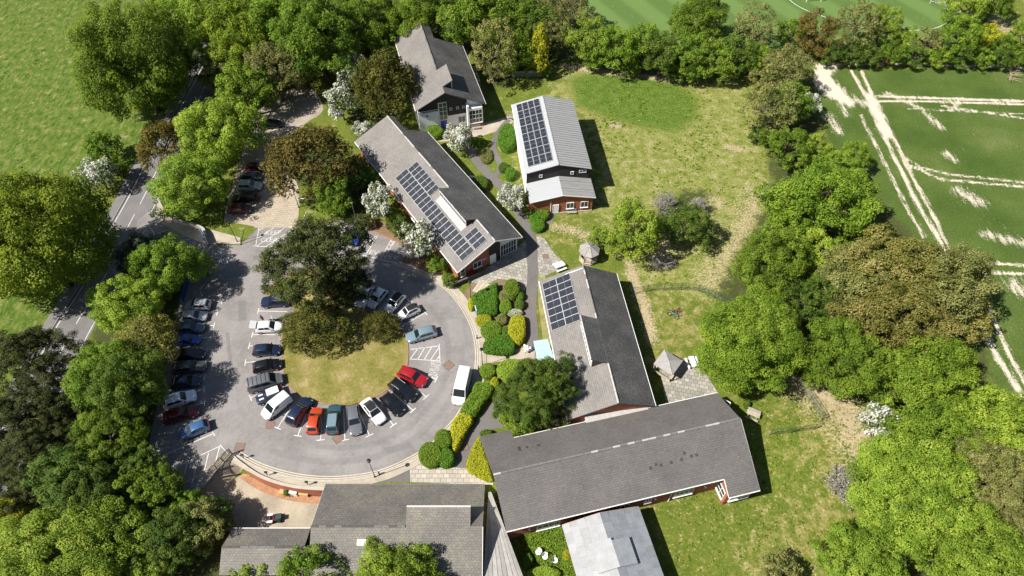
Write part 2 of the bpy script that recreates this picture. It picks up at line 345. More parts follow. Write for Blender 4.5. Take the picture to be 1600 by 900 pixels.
def brickmat(name, c1, c2, mortar, bw, bh, msz, rough=.85, use_uv=False, rot=0, bump=.4, offset_=.5, var=.2):
    t=NT(name); mp=t.n('ShaderNodeMapping'); mp.inputs['Rotation'].default_value=(0,0,rot)
    co=t.coord('UV') if use_uv else t.n('ShaderNodeNewGeometry').outputs['Position']; t.l(co,mp.inputs[0])
    b=t.n('ShaderNodeTexBrick'); b.offset=offset_; t.l(mp.outputs[0],b.inputs['Vector'])
    b.inputs['Color1'].default_value=(*c1,1); b.inputs['Color2'].default_value=(*c2,1); b.inputs['Mortar'].default_value=(*mortar,1)
    b.inputs['Scale'].default_value=1; b.inputs['Mortar Size'].default_value=msz; b.inputs['Brick Width'].default_value=bw; b.inputs['Row Height'].default_value=bh; b.inputs['Bias'].default_value=0
    n1=t.noise(.5,5,.65,mp.outputs[0]).outputs[0]; n2=t.noise(7,4,.7,mp.outputs[0]).outputs[0]
    f=t.ramp(t.math('ADD',t.math('MULTIPLY',n1,.6),t.math('MULTIPLY',n2,.4)),[(.3,(1-var,)*3),(.7,(1+var,)*3)])
    col=t.mix(1.0,b.outputs['Color'],f,'MULTIPLY')
    h=t.math('ADD',t.math('MULTIPLY',t.math('SUBTRACT',1.0,b.outputs['Fac']),.7),t.math('MULTIPLY',n2,.4)); t.bump(h,bump,.03)
    return t.set(Base_Color=col,Roughness=rough,Specular_IOR_Level=.3)
SLABS=brickmat('paving_slabs',(.34,.32,.27),(.20,.19,.165),(.12,.11,.09),.62,.62,.03,rot=R(13),offset_=.5)
SLABL=brickmat('pale_paving_slabs',(.40,.36,.30),(.31,.28,.23),(.17,.15,.12),.75,.6,.03)
BLOCKP=brickmat('block_paving',(.37,.315,.245),(.31,.26,.20),(.20,.165,.12),.9,.45,.03,rot=R(6),bump=.2,var=.15)
CONC=dull('concrete_path',(.33,.285,.225),.9,.25,.6,9,bump=.15)
YARDM=dull('yard_concrete',(.30,.255,.19),.9,.35,.35,6,bump=.15)
KERBM=dull('kerb_stone_material',(.36,.32,.26),.85,.2,1.5,12)
BRICKK=dull('red_kerb_brick',(.25,.14,.09),.9,.25,2,15)
PAINT=dull('white_road_paint',(.50,.49,.47),.7,.30,1.2,14)
CREAM=dull('faded_yellow_paint',(.47,.41,.29),.75,.25,1.0,9)
GRAVEL=dull('gravel_drive',(.26,.225,.18),.95,.4,.4,7,bump=.3)
# ------------------------------------------------------------------ road on the left
RL=catmull(PL([(-120,860),(-50,745),(0,668),(18,637),(79,520),(132,436),(169,360),(197,309),(218,268),(243,225),(272,180),(300,130),(325,80),(345,30),(362,-30),(380,-110)]),6)
road=struct(ribbon('road',RL,0,6.2,0,.014,ROADM,flat=True))
ribbon('road_edge_line',RL,.35,.47,0,.020,PAINT,road,flat=True); ribbon('road_edge_line',RL,5.75,5.87,0,.020,PAINT,road,flat=True)
footway=struct(ribbon('footway',RL,-1.75,-.14,0,.11,asphalt('footway_asphalt',(.15,.145,.14))))
rk=struct(ribbon('kerb',RL,-.13,-.005,0,.12,dull('dark_kerb',(.22,.21,.20))))
cl=offset(RL,3.1); dl=0; i=0
cum=np.concatenate([[0],np.cumsum([np.linalg.norm(cl[k+1]-cl[k]) for k in range(len(cl)-1)])])
def along(line,cum,s): return np.array([np.interp(s,cum,[p[0] for p in line]),np.interp(s,cum,[p[1] for p in line])])
s=2.0
while s<cum[-1]-3:
    seg=[along(cl,cum,s+k*1.0) for k in range(5)]; ribbon('centre_line_dash',seg,-.06,.06,0,.021,PAINT,road,flat=True); s+=6.5
# ------------------------------------------------------------------ car park
OUT=PL([(622,411),(650,421),(680,436),(700,450),(718,470),(732,492),(742,515),(747,540),(748,560),(746,585),(741,605),(730,630),(715,655),(700,672),(680,694),(655,712),(620,730),(590,741),(550,748),(510,750),(470,747),(430,738),(400,727),(380,716),(369,709)],0)
OUTC=catmull(OUT,5)
CP=[tuple(p) for p in OUTC]+PL([(352,718),(335,740),(320,760),(285,775),(235,745),(228,710),(240,660),(250,620),(262,560),(274,500),(284,455),(292,425),(250,440),(205,400),(215,345),(232,330),(243,332),(252,350),(285,369),(322,383),(376,383),(405,354.5),(464,354.5),(500,352),(530,345),(556,344),(580,360),(612,374),(642,388),(628,408)],0)
car_park=struct(sheet('car_park',CP,.022,ASPH))
kerb=struct(ribbon('kerb',OUTC,0,-.32,0,.12,KERBM))
ribbon('yellow_line',OUTC,.12,.24,0,.028,CREAM,car_park,flat=True); ribbon('yellow_line',OUTC,.42,.54,0,.028,CREAM,car_park,flat=True)
pv=struct(ribbon('footway',OUTC[8:],-.33,-1.15,0,.10,CONC))
ASPD=asphalt('worn_wheel_lane',(.172,.161,.155),.3); ASPP=asphalt('tarmac_repair',(.155,.146,.141),.25); ASPL=asphalt('pale_tarmac_repair',(.208,.195,.188),.25)
ribbon('wheel_lane',OUTC[20:110],2.1,3.0,0,.0245,ASPD,car_park,flat=True); ribbon('wheel_lane',OUTC[14:100],4.1,4.9,0,.0245,ASPD,car_park,flat=True)
for k_,(pts,mm) in enumerate([([(372,470),(384,469),(386,500),(373,502)],ASPP),([(345,600),(366,596),(372,640),(350,646)],ASPL),([(600,700),(640,690),(646,699),(606,710)],ASPP),([(700,500),(722,498),(728,540),(706,541)],ASPL),([(395,400),(424,398),(426,404),(396,406)],ASPP),([(480,700),(520,703),(520,712),(479,709)],ASPL),([(640,430),(668,440),(664,446),(636,436)],ASPP),([(352,520),(358,519),(366,590),(360,591)],ASPP)]): sheet('tarmac_patch',PL(pts,0),.0255+.0006*(k_%3),mm,car_park)
BAYK=PL([(553,346),(580,361),(612,375),(640,388),(628,408),(622,411)],0); struct(ribbon('kerb',BAYK,0,-.2,0,.11,BRICKK))
ISL=catmull(PL([(441,520),(447,502),(458,486),(458,468),(440,464),(420,463),(414,457),(421,447),(437,437),(465,425),(500,415),(535,424),(549,450),(556,474),(582,487),(605,499),(621,507),(633,520),(638,540),(638.5,558),(636,575),(626,590),(611,605),(590,620),(560,632),(530,635),(500,631),(472,621),(453,606),(444,590),(441,570),(440.5,545)],0),4,True)
t=NT('dry_island_grass'); co=t.n('ShaderNodeNewGeometry').outputs['Position']; a=t.noise(.35,4,.6,co).outputs[0]; b=t.noise(4,4,.7,co).outputs[0]
f=t.math('ADD',t.math('MULTIPLY',a,.55),t.math('MULTIPLY',b,.45)); t.bump(b,.5,.08)
ISLM=t.set(Base_Color=t.ramp(f,[(.34,(.080,.095,.016)),(.45,(.140,.132,.030)),(.55,(.205,.172,.060)),(.66,(.32,.25,.13))]),Roughness=.95,Specular_IOR_Level=.15)
island=struct(sheet('island_lawn',[tuple(p) for p in ISL],.10,ISLM))
struct(ribbon('kerb',ISL,0,.16,0,.115,BRICKK,closed=True))
drive=struct(sheet('block_drive',PL([(398,354),(465,354),(468,318),(466,292),(455,262),(446,232),(430,215),(385,215),(372,260),(352,328),(350,345)],0),.026,BLOCKP))
clearing=struct(sheet('gravel_clearing',[tuple(p) for p in catmull(PL([(385,218),(446,234),(475,195),(505,172),(488,140),(450,140),(405,170)],0),4,True)],.018,GRAVEL))
struct(ribbon('kerb',PL([(398,354.5),(465,354.5)],0),0,.22,0,.09,KERBM)); 
box('yellow_kerb_block',0,3.6,-.16,.16,0,.14,CREAM); _yk=bpy.context.scene.objects['yellow_kerb_block']; _p=G(452,354,0); _yk.location=(_p.x,_p.y-.25,.026); tag(_yk,'short yellow painted kerb at the edge of the block drive','kerb')
ent=struct(sheet('entrance_pavement',PL([(249,312),(262,338),(300,350),(325,358),(376,372),(376,381.5),(322,382.5),(285,368.5),(252,349.5),(243.5,331.5),(246,320)],0),.105,CONC))
# grass verge, beds and bays
def lines(parent, segs, w=.11, z=.030, mat=PAINT, name='bay_line'):
    for (x0,y0),(x1,y1) in segs:
        a=np.array(G(x0,y0,0)[:2]); b=np.array(G(x1,y1,0)[:2]); ribbon(name,[a,b],-w/2,w/2,0,z,mat,parent,flat=True)
def tee(x0,y0,x1,y1,cap=.55):
    """bay line from the wall end (x0,y0) to the lane end with its cross bar"""
    a=np.array(G(x0,y0,0)[:2]); b=np.array(G(x1,y1,0)[:2]); d=(b-a)/np.linalg.norm(b-a); n=np.array([-d[1],d[0]])
    v=[(*(a-n*.055),.030),(*(a+n*.055),.030),(*(b+n*.055),.030),(*(b+n*cap),.030),(*(b+n*cap+d*.12),.030),(*(b-n*cap+d*.12),.030),(*(b-n*cap),.030),(*(b-n*.055),.030)]
    o=sheet('bay_line',v,.030,PAINT,car_park)
for q in [(449,487,404,486),(440,523,395,523),(440,541,390,540.5),(430,562,384,566.5),(440,585,386,598),(432,602,392,621.5),(455,636,434,668.5),(478,648,465.5,680.5),(503,650,501,687),(537,640,539,687),(560,640,577,680),(585,628,614.5,664),(612,612,645,641),(634,594,665.5,620),(662,587,681,593),
          (610,505,640,470),(590,490,616,456),(626,511,664,489),(572,480,593,449),
          (333,472,346,471),(320,490,339,489),(316,510,334,508.5),(311,528,328.5,527.5),(308,549,323,548),(312,576,319.5,570),(306,592,319,590.5),(303,613,318.5,608.5),(309,632,319,629.5)]: tee(*q)
lines(car_park,[((236,720),(273,704)),((273,704),(333.5,677.5)),((272,701.5),(275,707.5)),((332,675),(336,681)),
  ((268,733),(344,697)),((281,724),(283,730)),((344,695),(356,709)),((343,699),(336,725)),((326,708),(318,741)),((310,715),(300,755)),((293,723),(288,741)),((276,731),(273,739)),
  ((405,355.5),(399.5,385)),((396,384.5),(432,386.5)),((444,357),(402,384)),((428,356),(402,373)),((412,356),(404,361)),((460,357),(416,385)),((474,358),(430,386)),
  ((322,384),(310,400)),((353,384),(341,414)),((335,402),(347,404)),((329,384),(325,392)),
  ((557.5,397),(587,368.5)),((571,400),(590,368)),((594.5,404),(612,374)),((601,405),(616,375)),((617,377),(613,384)),((556,396.5),(623,412)),
  ((574,369),(582,375)),((569.5,375),(577.5,385)),((564.5,382),(574,393)),((560,390),(568,399)),
  ((611,376),(614,380)),((608,381),(612,386)),((605,387),(608,392)),((602,391.5),(605.5,398)),((598.5,397),(602,402)),
  ((642,546),(687,540.5)),((640,561),(687.5,564)),((686.5,537.5),(687.5,567)),((653.5,544),(641,561)),((664,543),(652.5,562)),((675,542),(662.5,562.5)),((686,543),(672.5,563)),((687,556),(681.5,563.5)),
  ((221,368),(232,353)),((232,353),(262,392))])
lines(car_park,[((232,352),(268,398)),((268,358),(300,397)),((225,372),(283,352)),((240,385),(306,372)),((285,369),(299,372)),((300,397),(306,372)),((255,398),(300,390))],.1,.031,CREAM,'box_junction_line')
def road_text(s, px, py, ang, size, parent=car_park, mat=PAINT, stretch=1.6, z=.031, name='painted_word'):
    cu=bpy.data.curves.new('txt','FONT'); cu.body=s; cu.size=1; cu.align_x='CENTER'; cu.align_y='CENTER'; cu.resolution_u=2; cu.offset=-.012
    tmp=bpy.data.objects.new('txt',cu); COL.objects.link(tmp); dg=bpy.context.evaluated_depsgraph_get(); dg.update()
    m=bpy.data.meshes.new_from_object(tmp.evaluated_get(dg)); bpy.data.objects.remove(tmp); bpy.data.curves.remove(cu)
    m.name=name; m.materials.clear(); m.materials.append(mat); o=link(bpy.data.objects.new(name,m),parent); p=G(px,py,0)
    o.location=(p.x,p.y,z); o.rotation_euler=(0,0,ang); o.scale=(size,size*stretch,1); return o
road_text('KEEP',427,364,R(3),1.25,stretch=1.05); road_text('CLEAR',424,375,R(3),1.25,stretch=1.05)
road_text('EV',584,395,R(-14),1.5,stretch=.9); road_text('EV',614,402,R(-14),1.5,stretch=.9)
road_text('DROP OFF',675.5,577,R(83),.62,stretch=1.7); road_text('BAY ONLY',683,578,R(83),.62,stretch=1.7)
road_text('SLOW',352,409,R(62),1.25,stretch=1.7); road_text('NC',345,462,R(75),.8,stretch=1.3)
COVER=dull('rusty_inspection_cover',(.17,.115,.09),.85,.3,3,20)
def cover(px,py,s,rz,label):
    p=G(px,py); o=thing('inspection_cover',label,'manhole cover',(p.x,p.y,p.z+.02),rz)
    box('lid',-s*.44,s*.44,-s*.44,s*.44,0,.022,COVER,o)
    f=MB(); 
    for a in (0,1,2,3):
        c,sn=[(1,0),(0,1),(-1,0),(0,-1)][a]; x=c*s*.475;y=sn*s*.475; f.box(x-(s*.025 if c else s*.5),x+(s*.025 if c else s*.5),y-(s*.025 if sn else s*.45),y+(s*.025 if sn else s*.45),0,.016)
    f.build('frame',dull('cover_frame',(.13,.09,.07)),o); return o
cover(528,685.5,1.25,R(40),'rust red square cover on the asphalt below the dark grey estate'); cover(422.5,664,1.2,R(5),'rust brown cover beside the small white van')
cover(701,571,1.4,R(45),'red brown diamond-set cover right of the hatched box'); cover(374.5,699,1.3,R(-5),'brown square cover near the slatted wooden gate')
cover(852.5,400.5,1.0,R(5),'small rust cover on the slabs near the striped picnic table'); cover(727.5,699.5,.8,R(20),'little rust cover on the path behind the hedge')
# ------------------------------------------------------------------ garden paths and plazas
def path(name, pts, w, mat, z=.034):
    return struct(ribbon(name,catmull(PL(pts,0),6),-w/2,w/2,0,z,mat,flat=True))
path('garden_path',[(833,545),(832,515),(829,484),(831,455),(832.5,424),(831,395),(829,372),(822,354),(811,334),(797,309),(783,291),(761,270),(744,250.5),(735,232),(722,216)],1.75,PATHM)
path('narrow_path',[(795,187),(783,201),(772,220),(773,238),(781,255),(778,270),(768,276)],1.1,PATHM,.037)
path('side_path',[(838,366),(846,352),(858,345),(862,331)],1.15,PATHM,.040)
struct(sheet('slab_plaza',PL([(737,441),(752,425),(770,413),(800,392),(822,376),(824,392),(825.5,440),(818,458),(800,438),(778,436),(757,446)],0),.030,SLABS))
struct(sheet('slab_terrace',PL([(838,368),(850,372),(866,396),(883,412),(868,424),(845,434),(840,415),(840,395)],0),.030,SLABS))
struct(sheet('slab_patio',PL([(1030,573),(1083,557),(1098,575),(1122,615),(1042,640)],0),.030,SLABS))
struct(sheet('house_forecourt',PL([(650,206),(700,200),(760,192),(795,182),(803,190),(790,200),(755,212),(720,218),(690,222),(665,216)],0),.026,CONC))
struct(sheet('concrete_walk',PL([(751,553),(780,552),(812,545),(835,535),(845,548),(842,560),(800,562),(775,566),(752,574)],0),.032,CONC))
struct(sheet('hedge_path',PL([(783,610),(795,640),(785,668),(752,674),(744,702),(730,737),(698,737),(712,705),(735,672),(758,640)],0),.036,PATHM))
struct(sheet('slab_pavement',PL([(641,753.5),(640,722),(656,714),(700,730),(742,733),(770,750),(770,758)],0),.040,SLABL))
struct(sheet('pavement_apron',PL([(596,746),(640,722),(640.5,753.5),(596,753.5)],0),.038,PATHM))
struct(sheet('garden_soil',PL([(719,468),(737,441),(757,447),(778,437),(800,439),(818,459),(822,480),(824,530),(812,545),(780,551),(752,552),(749,530),(740,500)],0),.016,dull('garden_soil_material',(.16,.115,.07),.95,.35,1,8,bump=.3)))
struct(sheet('planting_bed',PL([(545,343),(560,335),(610,350),(650,385),(700,440),(712,458),(700,449),(680,434),(650,419),(624,408),(643,388),(612,374),(580,360)],0),.018,dull('red_bed_soil',(.17,.105,.06),.95,.35,.8,7,bump=.3)))
struct(sheet('gravel_strip',PL([(843,410),(850,420),(858,470),(862,540),(850,545),(842,480),(839,430)],0),.017,dull('yellow_weedy_gravel',(.20,.19,.075),.95,.45,.8,6,bump=.3)))
# sunken yard and its brick retaining wall
YA=PL([(330,765),(362,720),(420,752),(470,768),(507,776),(496,835),(385,838),(330,820)],LOW)
struct(sheet('yard',YA,LOW+.03,YARDM))
RW=catmull(PL([(366,713),(384,727),(404,740),(425,749),(450,756),(475,760),(507,762)],.3),5)
BRICK=brickmat('red_brick',(.27,.085,.048),(.21,.062,.036),(.24,.19,.15),.225,.075,.012,bump=.3,var=.3)
BRICKV=dull('red_brick_wall',(.285,.098,.056),.88,.28,.9,16,bump=.25)
rw=ribbon('retaining_wall',RW,.0,.36,LOW-.1,.28,BRICKV); tag(rw,'curved red brick retaining wall between the ring road and the sunken yard','wall')
ribbon('coping',RW,-.03,.39,.282,.36,KERBM,rw)
struct(sheet('bank_soil',[tuple(p) for p in offset(RW,.37)]+[tuple(p) for p in offset(RW,1.35)][::-1],LOW+.05,dull('rusty_bank',(.30,.16,.09),.95,.35,1.2,8,bump=.3)))
def draped(name, poly, mat, dz=.03, st=.35):
    xs=[p[0] for p in poly]; ys=[p[1] for p in poly]; X_,Y_=np.meshgrid(np.arange(min(xs),max(xs),st),np.arange(min(ys),max(ys),st)); ins=in_poly(X_+st/2,Y_+st/2,poly); Z_=terrain(X_,Y_)+dz; n_=X_.shape[1]; f=[]
    for i_,j_ in zip(*np.nonzero(ins[:-1,:-1])): k_=i_*n_+j_; f.append((k_,k_+1,k_+n_+1,k_+n_))
    o=obj(name,np.stack([X_,Y_,Z_],-1).reshape(-1,3),f,mat,smooth_=True); bm=bmesh.new(); bm.from_mesh(o.data); bmesh.ops.delete(bm,geom=[v for v in bm.verts if not v.link_faces],context='VERTS'); bm.to_mesh(o.data); bm.free(); return struct(o)
draped('yard_ramp',PL([(280,760),(318,742),(352,716),(368,709),(385,726),(372,760),(345,790),(300,800)],-.6),YARDM,.045)
# playing field lines
PITCHP=dull('pitch_line',(.5,.52,.45))
pl=struct(ribbon('pitch_line',catmull(PL([(1225,-10),(1240,5),(1262,17),(1290,27),(1330,40),(1400,47),(1450,46),(1475,38),(1484,25),(1478,8),(1470,-10)],0),6),-.09,.09,0,.02,PITCHP,flat=True))
# ================================================================== buildings
def slate(name,c1,c2,mortar,spk=.0,spkcol=(.45,.44,.40),rough=.62):
    t=NT(name); uv=t.coord('UV'); b=t.n('ShaderNodeTexBrick'); b.offset=.5; t.l(uv,b.inputs['Vector'])
    b.inputs['Color1'].default_value=(*c1,1); b.inputs['Color2'].default_value=(*c2,1); b.inputs['Mortar'].default_value=(*mortar,1)
    b.inputs['Scale'].default_value=1; b.inputs['Mortar Size'].default_value=.022; b.inputs['Mortar Smooth'].default_value=.3; b.inputs['Brick Width'].default_value=.42; b.inputs['Row Height'].default_value=.30
    n1=t.noise(.22,6,.7,uv).outputs[0]; n2=t.noise(3.5,4,.7,uv).outputs[0]; n3=t.noise(6.5,2,.5,uv).outputs[0]
    f=t.ramp(t.math('ADD',t.math('MULTIPLY',n1,.6),t.math('MULTIPLY',n2,.4)),[(.34,(.74,.74,.75)),(.5,(1,.985,.965)),(.66,(1.25,1.2,1.14))])
    col=t.mix(1.0,b.outputs['Color'],f,'MULTIPLY')
    if spk:
        m=t.ramp(t.math('MULTIPLY',n3,t.math('ADD',t.math('MULTIPLY',n1,.9),.55)),[(.62-spk,(0,0,0)),(.67-spk,(1,1,1))]); col=t.mix(t.math('MULTIPLY',m,.6),col,spkcol)
    t.bump(t.math('ADD',t.math('MULTIPLY',t.math('SUBTRACT',1.0,b.outputs['Fac']),.8),t.math('MULTIPLY',n2,.3)),.32,.03)
    return t.set(Base_Color=col,Roughness=rough,Specular_IOR_Level=.32)
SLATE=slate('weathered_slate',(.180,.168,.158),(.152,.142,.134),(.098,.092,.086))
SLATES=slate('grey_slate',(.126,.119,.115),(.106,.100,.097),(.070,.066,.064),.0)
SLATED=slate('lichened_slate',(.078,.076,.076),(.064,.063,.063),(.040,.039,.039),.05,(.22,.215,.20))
SLATEB=slate('concrete_roof_tile',(.150,.142,.131),(.120,.113,.104),(.070,.066,.06),.02,(.26,.22,.12))
FASCIA=plain('white_fascia',(.72,.71,.68),.5); WHITEW=dull('white_render',(.72,.72,.70),.8,.08,.7,6); TIMB=dull('black_timber_boarding',(.022,.020,.019),.7,.3,1.5,9)
FRAMEM=plain('white_window_frame',(.75,.75,.73),.4); SOFFIT=dull('dark_soffit',(.05,.045,.04),.8); RIDGE=dull('pale_ridge_mortar',(.36,.345,.32),.85,.25,3,14); RIDGED=dull('grey_ridge_tile',(.15,.145,.14),.8,.3,3,14)
_t=NT('window_glass'); GLASS=_t.set(Base_Color=(.03,.04,.045),Roughness=.06,Specular_IOR_Level=.9,Metallic=0.0)
_t=NT('blue_door'); BLUED=plain('blue_paint',(.015,.05,.32),.35,coat=.3)
ALU=plain('aluminium_edge',(.50,.51,.52),.4,.3)
_t=NT('solar_cells'); _uv=_t.coord('Object'); _b=_t.n('ShaderNodeTexBrick'); _b.offset=0; _t.l(_uv,_b.inputs['Vector'])
_b.inputs['Color1'].default_value=(.020,.022,.030,1); _b.inputs['Color2'].default_value=(.016,.018,.025,1); _b.inputs['Mortar'].default_value=(.035,.037,.045,1); _b.inputs['Scale'].default_value=1; _b.inputs['Mortar Size'].default_value=.012; _b.inputs['Brick Width'].default_value=.17; _b.inputs['Row Height'].default_value=.17
SOLAR=_t.set(Base_Color=_b.outputs['Color'],Roughness=.4,Specular_IOR_Level=.3)
def building(name,label,cat,x,y,deg,z=0): return thing(name,label,cat,(x,y,z),R(deg))
def wallpoly(parent, pts, axis, a0, a1, mat, name='wall'):
    """outline (horizontal, z) extruded from a0 to a1 along the other axis"""
    mk=(lambda p,a:(p[0],a,p[1])) if axis=='y' else (lambda p,a:(a,p[0],p[1])); n=len(pts)
    v=[mk(p,a0) for p in pts]+[mk(p,a1) for p in pts]
    f=[tuple(range(n)),tuple(range(2*n-1,n-1,-1))]+[(i,n+i,n+(i+1)%n,(i+1)%n) for i in range(n)]
    o=obj(name,v,f,mat,parent); bm=bmesh.new(); bm.from_mesh(o.data); bmesh.ops.recalc_face_normals(bm,faces=bm.faces); bm.to_mesh(o.data); bm.free(); return o
def window(parent, x,y,z,w,h,ang=0,cols=2,rows=1,sill=True,bar=.06,depth=.10):
    """frame with its panes; stands proud of the wall, facing local -y turned by ang"""
    m=MB(); m.box(0,w,-depth,0,-bar,0); m.box(0,w,-depth,0,h,h+bar)
    for k in range(cols+1): xx=w*k/cols; m.box(xx-bar/2,xx+bar/2,-depth-.004,-.002,-bar+.003,h+bar-.003)
    for k in range(1,rows): zz=h*k/rows; m.box(.003,w-.003,-depth-.001,-.004,zz-bar/2,zz+bar/2)
    if sill: m.box(-.08,w+.08,-depth-.09,-.003,-bar-.09,-bar+.001)
    o=m.build('window',FRAMEM,parent,(x,y,z),ang)
    for i in range(cols):
        for j in range(rows): box('pane',w*i/cols+bar/2,w*(i+1)/cols-bar/2,-depth*.6,-.01,h*j/rows+(bar/2 if j else 0),h*(j+1)/rows-(bar/2 if j<rows-1 else 0),GLASS,o)
    return o
def door(parent,x,y,z,w,h,mat,ang=0):
    m=MB(); m.box(0,w,-.09,0,0,h); o=m.build('door',mat,parent,(x,y,z),ang); box('handle',w*.82,w*.9,-.15,-.092,h*.45,h*.5,ALU,o)
    f=MB(); f.box(-.07,-.002,-.12,0,0,h+.07); f.box(w+.002,w+.07,-.12,0,0,h+.07); f.box(-.002,w+.002,-.12,0,h+.002,h+.07); f.build('door_frame',FRAMEM,o); return o
def solar(parent, zf, x0,y0,w,h,cols,rows,gap=.06,skip=None,halves='x'):
    """w across the slope (x), h along the ridge (y); zf(x) = roof surface"""
    dz=zf(x0+1)-zf(x0); ang=-math.atan(dz); sl=math.hypot(1,dz)
    bw=w*sl-gap; bh=h-gap; fr=.022
    m=me('solar_panel',boxv(-bw/2,bw/2,-bh/2,bh/2,0,.035),_BF,SOLAR)
    fm=MB(); fm.box(-bw/2-.02,bw/2+.02,-bh/2-.02,-bh/2+fr,-.02,.05); fm.box(-bw/2-.02,bw/2+.02,bh/2-fr,bh/2+.02,-.02,.05)
    fm.box(-bw/2-.02,-bw/2+fr,-bh/2+fr,bh/2-fr,-.02,.05); fm.box(bw/2-fr,bw/2+.02,-bh/2+fr,bh/2-fr,-.02,.05)
    if halves=='x': fm.box(-.008,.008,-bh/2+fr,bh/2-fr,.0,.044)
    else: fm.box(-bw/2+fr,bw/2-fr,-.008,.008,.0,.044)
    frm=me('panel_frame',fm.v,fm.f,ALU)
    for i in range(cols):
        for j in range(rows):
            if skip and skip(i,j): continue
            cx=x0+(i+.5)*w; cy=y0+(j+.5)*h
            p=inst('solar_panel',m,parent,(cx,cy,zf(cx)+.10),(0,ang,0)); inst('panel_frame',frm,p)
def ridge_tiles(parent, a, b, n, mats, r=.13):
    a=Vector(a); b=Vector(b); L=(b-a).length/n
    ms=[]
    for mt in mats:
        k=MB(); k.tube([(0,0,0),(L*.96,0,0)],r,7); ms.append(me('ridge_tile',k.v,k.f,mt))
    d=(b-a).normalized(); ry=-math.asin(d.z); rz=math.atan2(d.y,d.x)
    for i in range(n): inst('ridge_tile',ms[random.randrange(len(ms))],parent,a+d*L*i-Vector((0,0,.03)),(0,ry,rz))
def gutter(parent,a,b,r=.07,mat=None): MB().tube([a,b],r,6).build('gutter',mat or FASCIA,parent)
# ---- north house
b=building('north_house','grey slate house with white and black gable and tall bay window','house',-18.13,37.76,15.2)
zl=lambda x:6+.5217*x; zr=lambda x:9-.516*(x-5.75)
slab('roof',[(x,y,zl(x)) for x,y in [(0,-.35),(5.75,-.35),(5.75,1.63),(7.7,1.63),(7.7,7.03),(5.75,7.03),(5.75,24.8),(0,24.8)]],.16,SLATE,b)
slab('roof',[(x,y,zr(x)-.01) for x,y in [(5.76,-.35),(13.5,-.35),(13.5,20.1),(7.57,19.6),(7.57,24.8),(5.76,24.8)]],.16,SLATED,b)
for yy in (1.78,6.75): wallpoly(b,[(5.8,8.86),(7.45,9.70),(7.45,8.0)],'y',yy,yy+.12,TIMB,'clerestory_cheek')
window(b,7.52,1.95,8.15,4.7,1.45,R(90),5,1,False)
ridge_tiles(b,(5.75,7.2,9.03),(5.75,24.7,9.03),20,[RIDGED,SLATE])
wallpoly(b,[(.5,-.2),(13,-.2),(13,5.05),(5.75,8.75),(.5,6.1)],'y',.8,1.05,WHITEW)
wallpoly(b,[(.55,4.3),(4.4,4.3),(4.4,6.2),(6.1,6.2),(6.1,2.9),(10,2.9),(10,6.4),(5.75,8.6),(.55,6.0)],'y',.70,.797,TIMB,'gable_boarding')
wallpoly(b,[(1.05,-.2),(24.3,-.2),(24.3,6.1),(1.05,6.1)],'x',.5,.75,WHITEW); wallpoly(b,[(1.05,-.2),(19.6,-.2),(19.6,5.1),(1.05,5.1)],'x',12.75,13,WHITEW)
wallpoly(b,[(.76,-.2),(7.3,-.2),(7.3,8),(5.75,8.75),(.76,6.2)],'y',24.0,24.25,WHITEW); wallpoly(b,[(7.3,-.2),(12.74,-.2),(12.74,5.1),(7.3,7.8)],'y',19.3,19.55,WHITEW)
window(b,4.55,.79,2.2,1.5,3.8,0,2,4,False); door(b,4.65,.79,0,1.25,2.05,BLUED)
for xx in (6.6,7.9,9.1): window(b,xx,.69,4.2,.42,.45,0,1,1,False)
window(b,1.9,.79,3.4,.5,.4,0,1,1,False); window(b,8.2,.79,.9,1.3,1.3,0,2,1); window(b,.7,.69,4.5,3.6,.28,0,6,1,False)
box('bay_wall',10.1,12.75,-.45,.79,-.2,.95,BRICKV,b); box('bay_pier',9.75,10.09,-.55,.79,-.2,5.2,WHITEW,b)
window(b,10.12,-.36,1.1,2.55,2.9,0,4,3); window(b,12.74,-.36,1.1,1.1,2.9,R(90),2,3,False)
box('bay_top',10.1,12.75,-.45,.79,4.06,4.5,FASCIA,b)
MB().tube([(10.05,24.2,0),(10.05,21.5,0)],.05).build('rail',FASCIA,b)
for yy in (6,12,18): window(b,.49,yy+1.2,1.2,1.3,1.3,R(-90),2,1)
gutter(b,(13.53,-.3,4.92),(13.53,20,4.92)); gutter(b,(-.03,-.3,5.92),(-.03,24.7,5.92))
m=MB(); m.box(13.3,13.36,11,16,2.4,2.46); m.box(14.9,14.96,11,16,2.4,2.46)
for yy in (11,13.5,16): m.box(13.3,14.96,yy,yy+.06,2.34,2.40); m.box(14.9,14.96,yy,yy+.06,0,2.34)
m.build('pergola_frame',FASCIA,b)
# ---- long hall
b=building('long_hall','long grey slate hall carrying the long strip of solar panels','hall',-8.68,.91,33.3)
zl=lambda x:3+.471*x; zr=lambda x:6.3-.5*(x-7)
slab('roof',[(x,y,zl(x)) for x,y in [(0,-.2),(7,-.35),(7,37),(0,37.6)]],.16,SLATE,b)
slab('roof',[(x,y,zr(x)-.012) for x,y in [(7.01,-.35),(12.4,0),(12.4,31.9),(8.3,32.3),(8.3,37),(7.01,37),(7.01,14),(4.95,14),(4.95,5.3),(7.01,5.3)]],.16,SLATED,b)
for yy in (5.42,13.75): wallpoly(b,[(6.9,6.27),(5.2,7.05),(5.2,5.52)],'y',yy,yy+.12,TIMB,'clerestory_cheek')
wallpoly(b,[(5.45,5.35),(13.9,5.35),(13.9,7.0),(5.45,7.0)],'x',5.12,5.19,FASCIA,'clerestory_wall'); window(b,5.11,13.75,5.75,8.2,.95,R(-90),13,1,False)
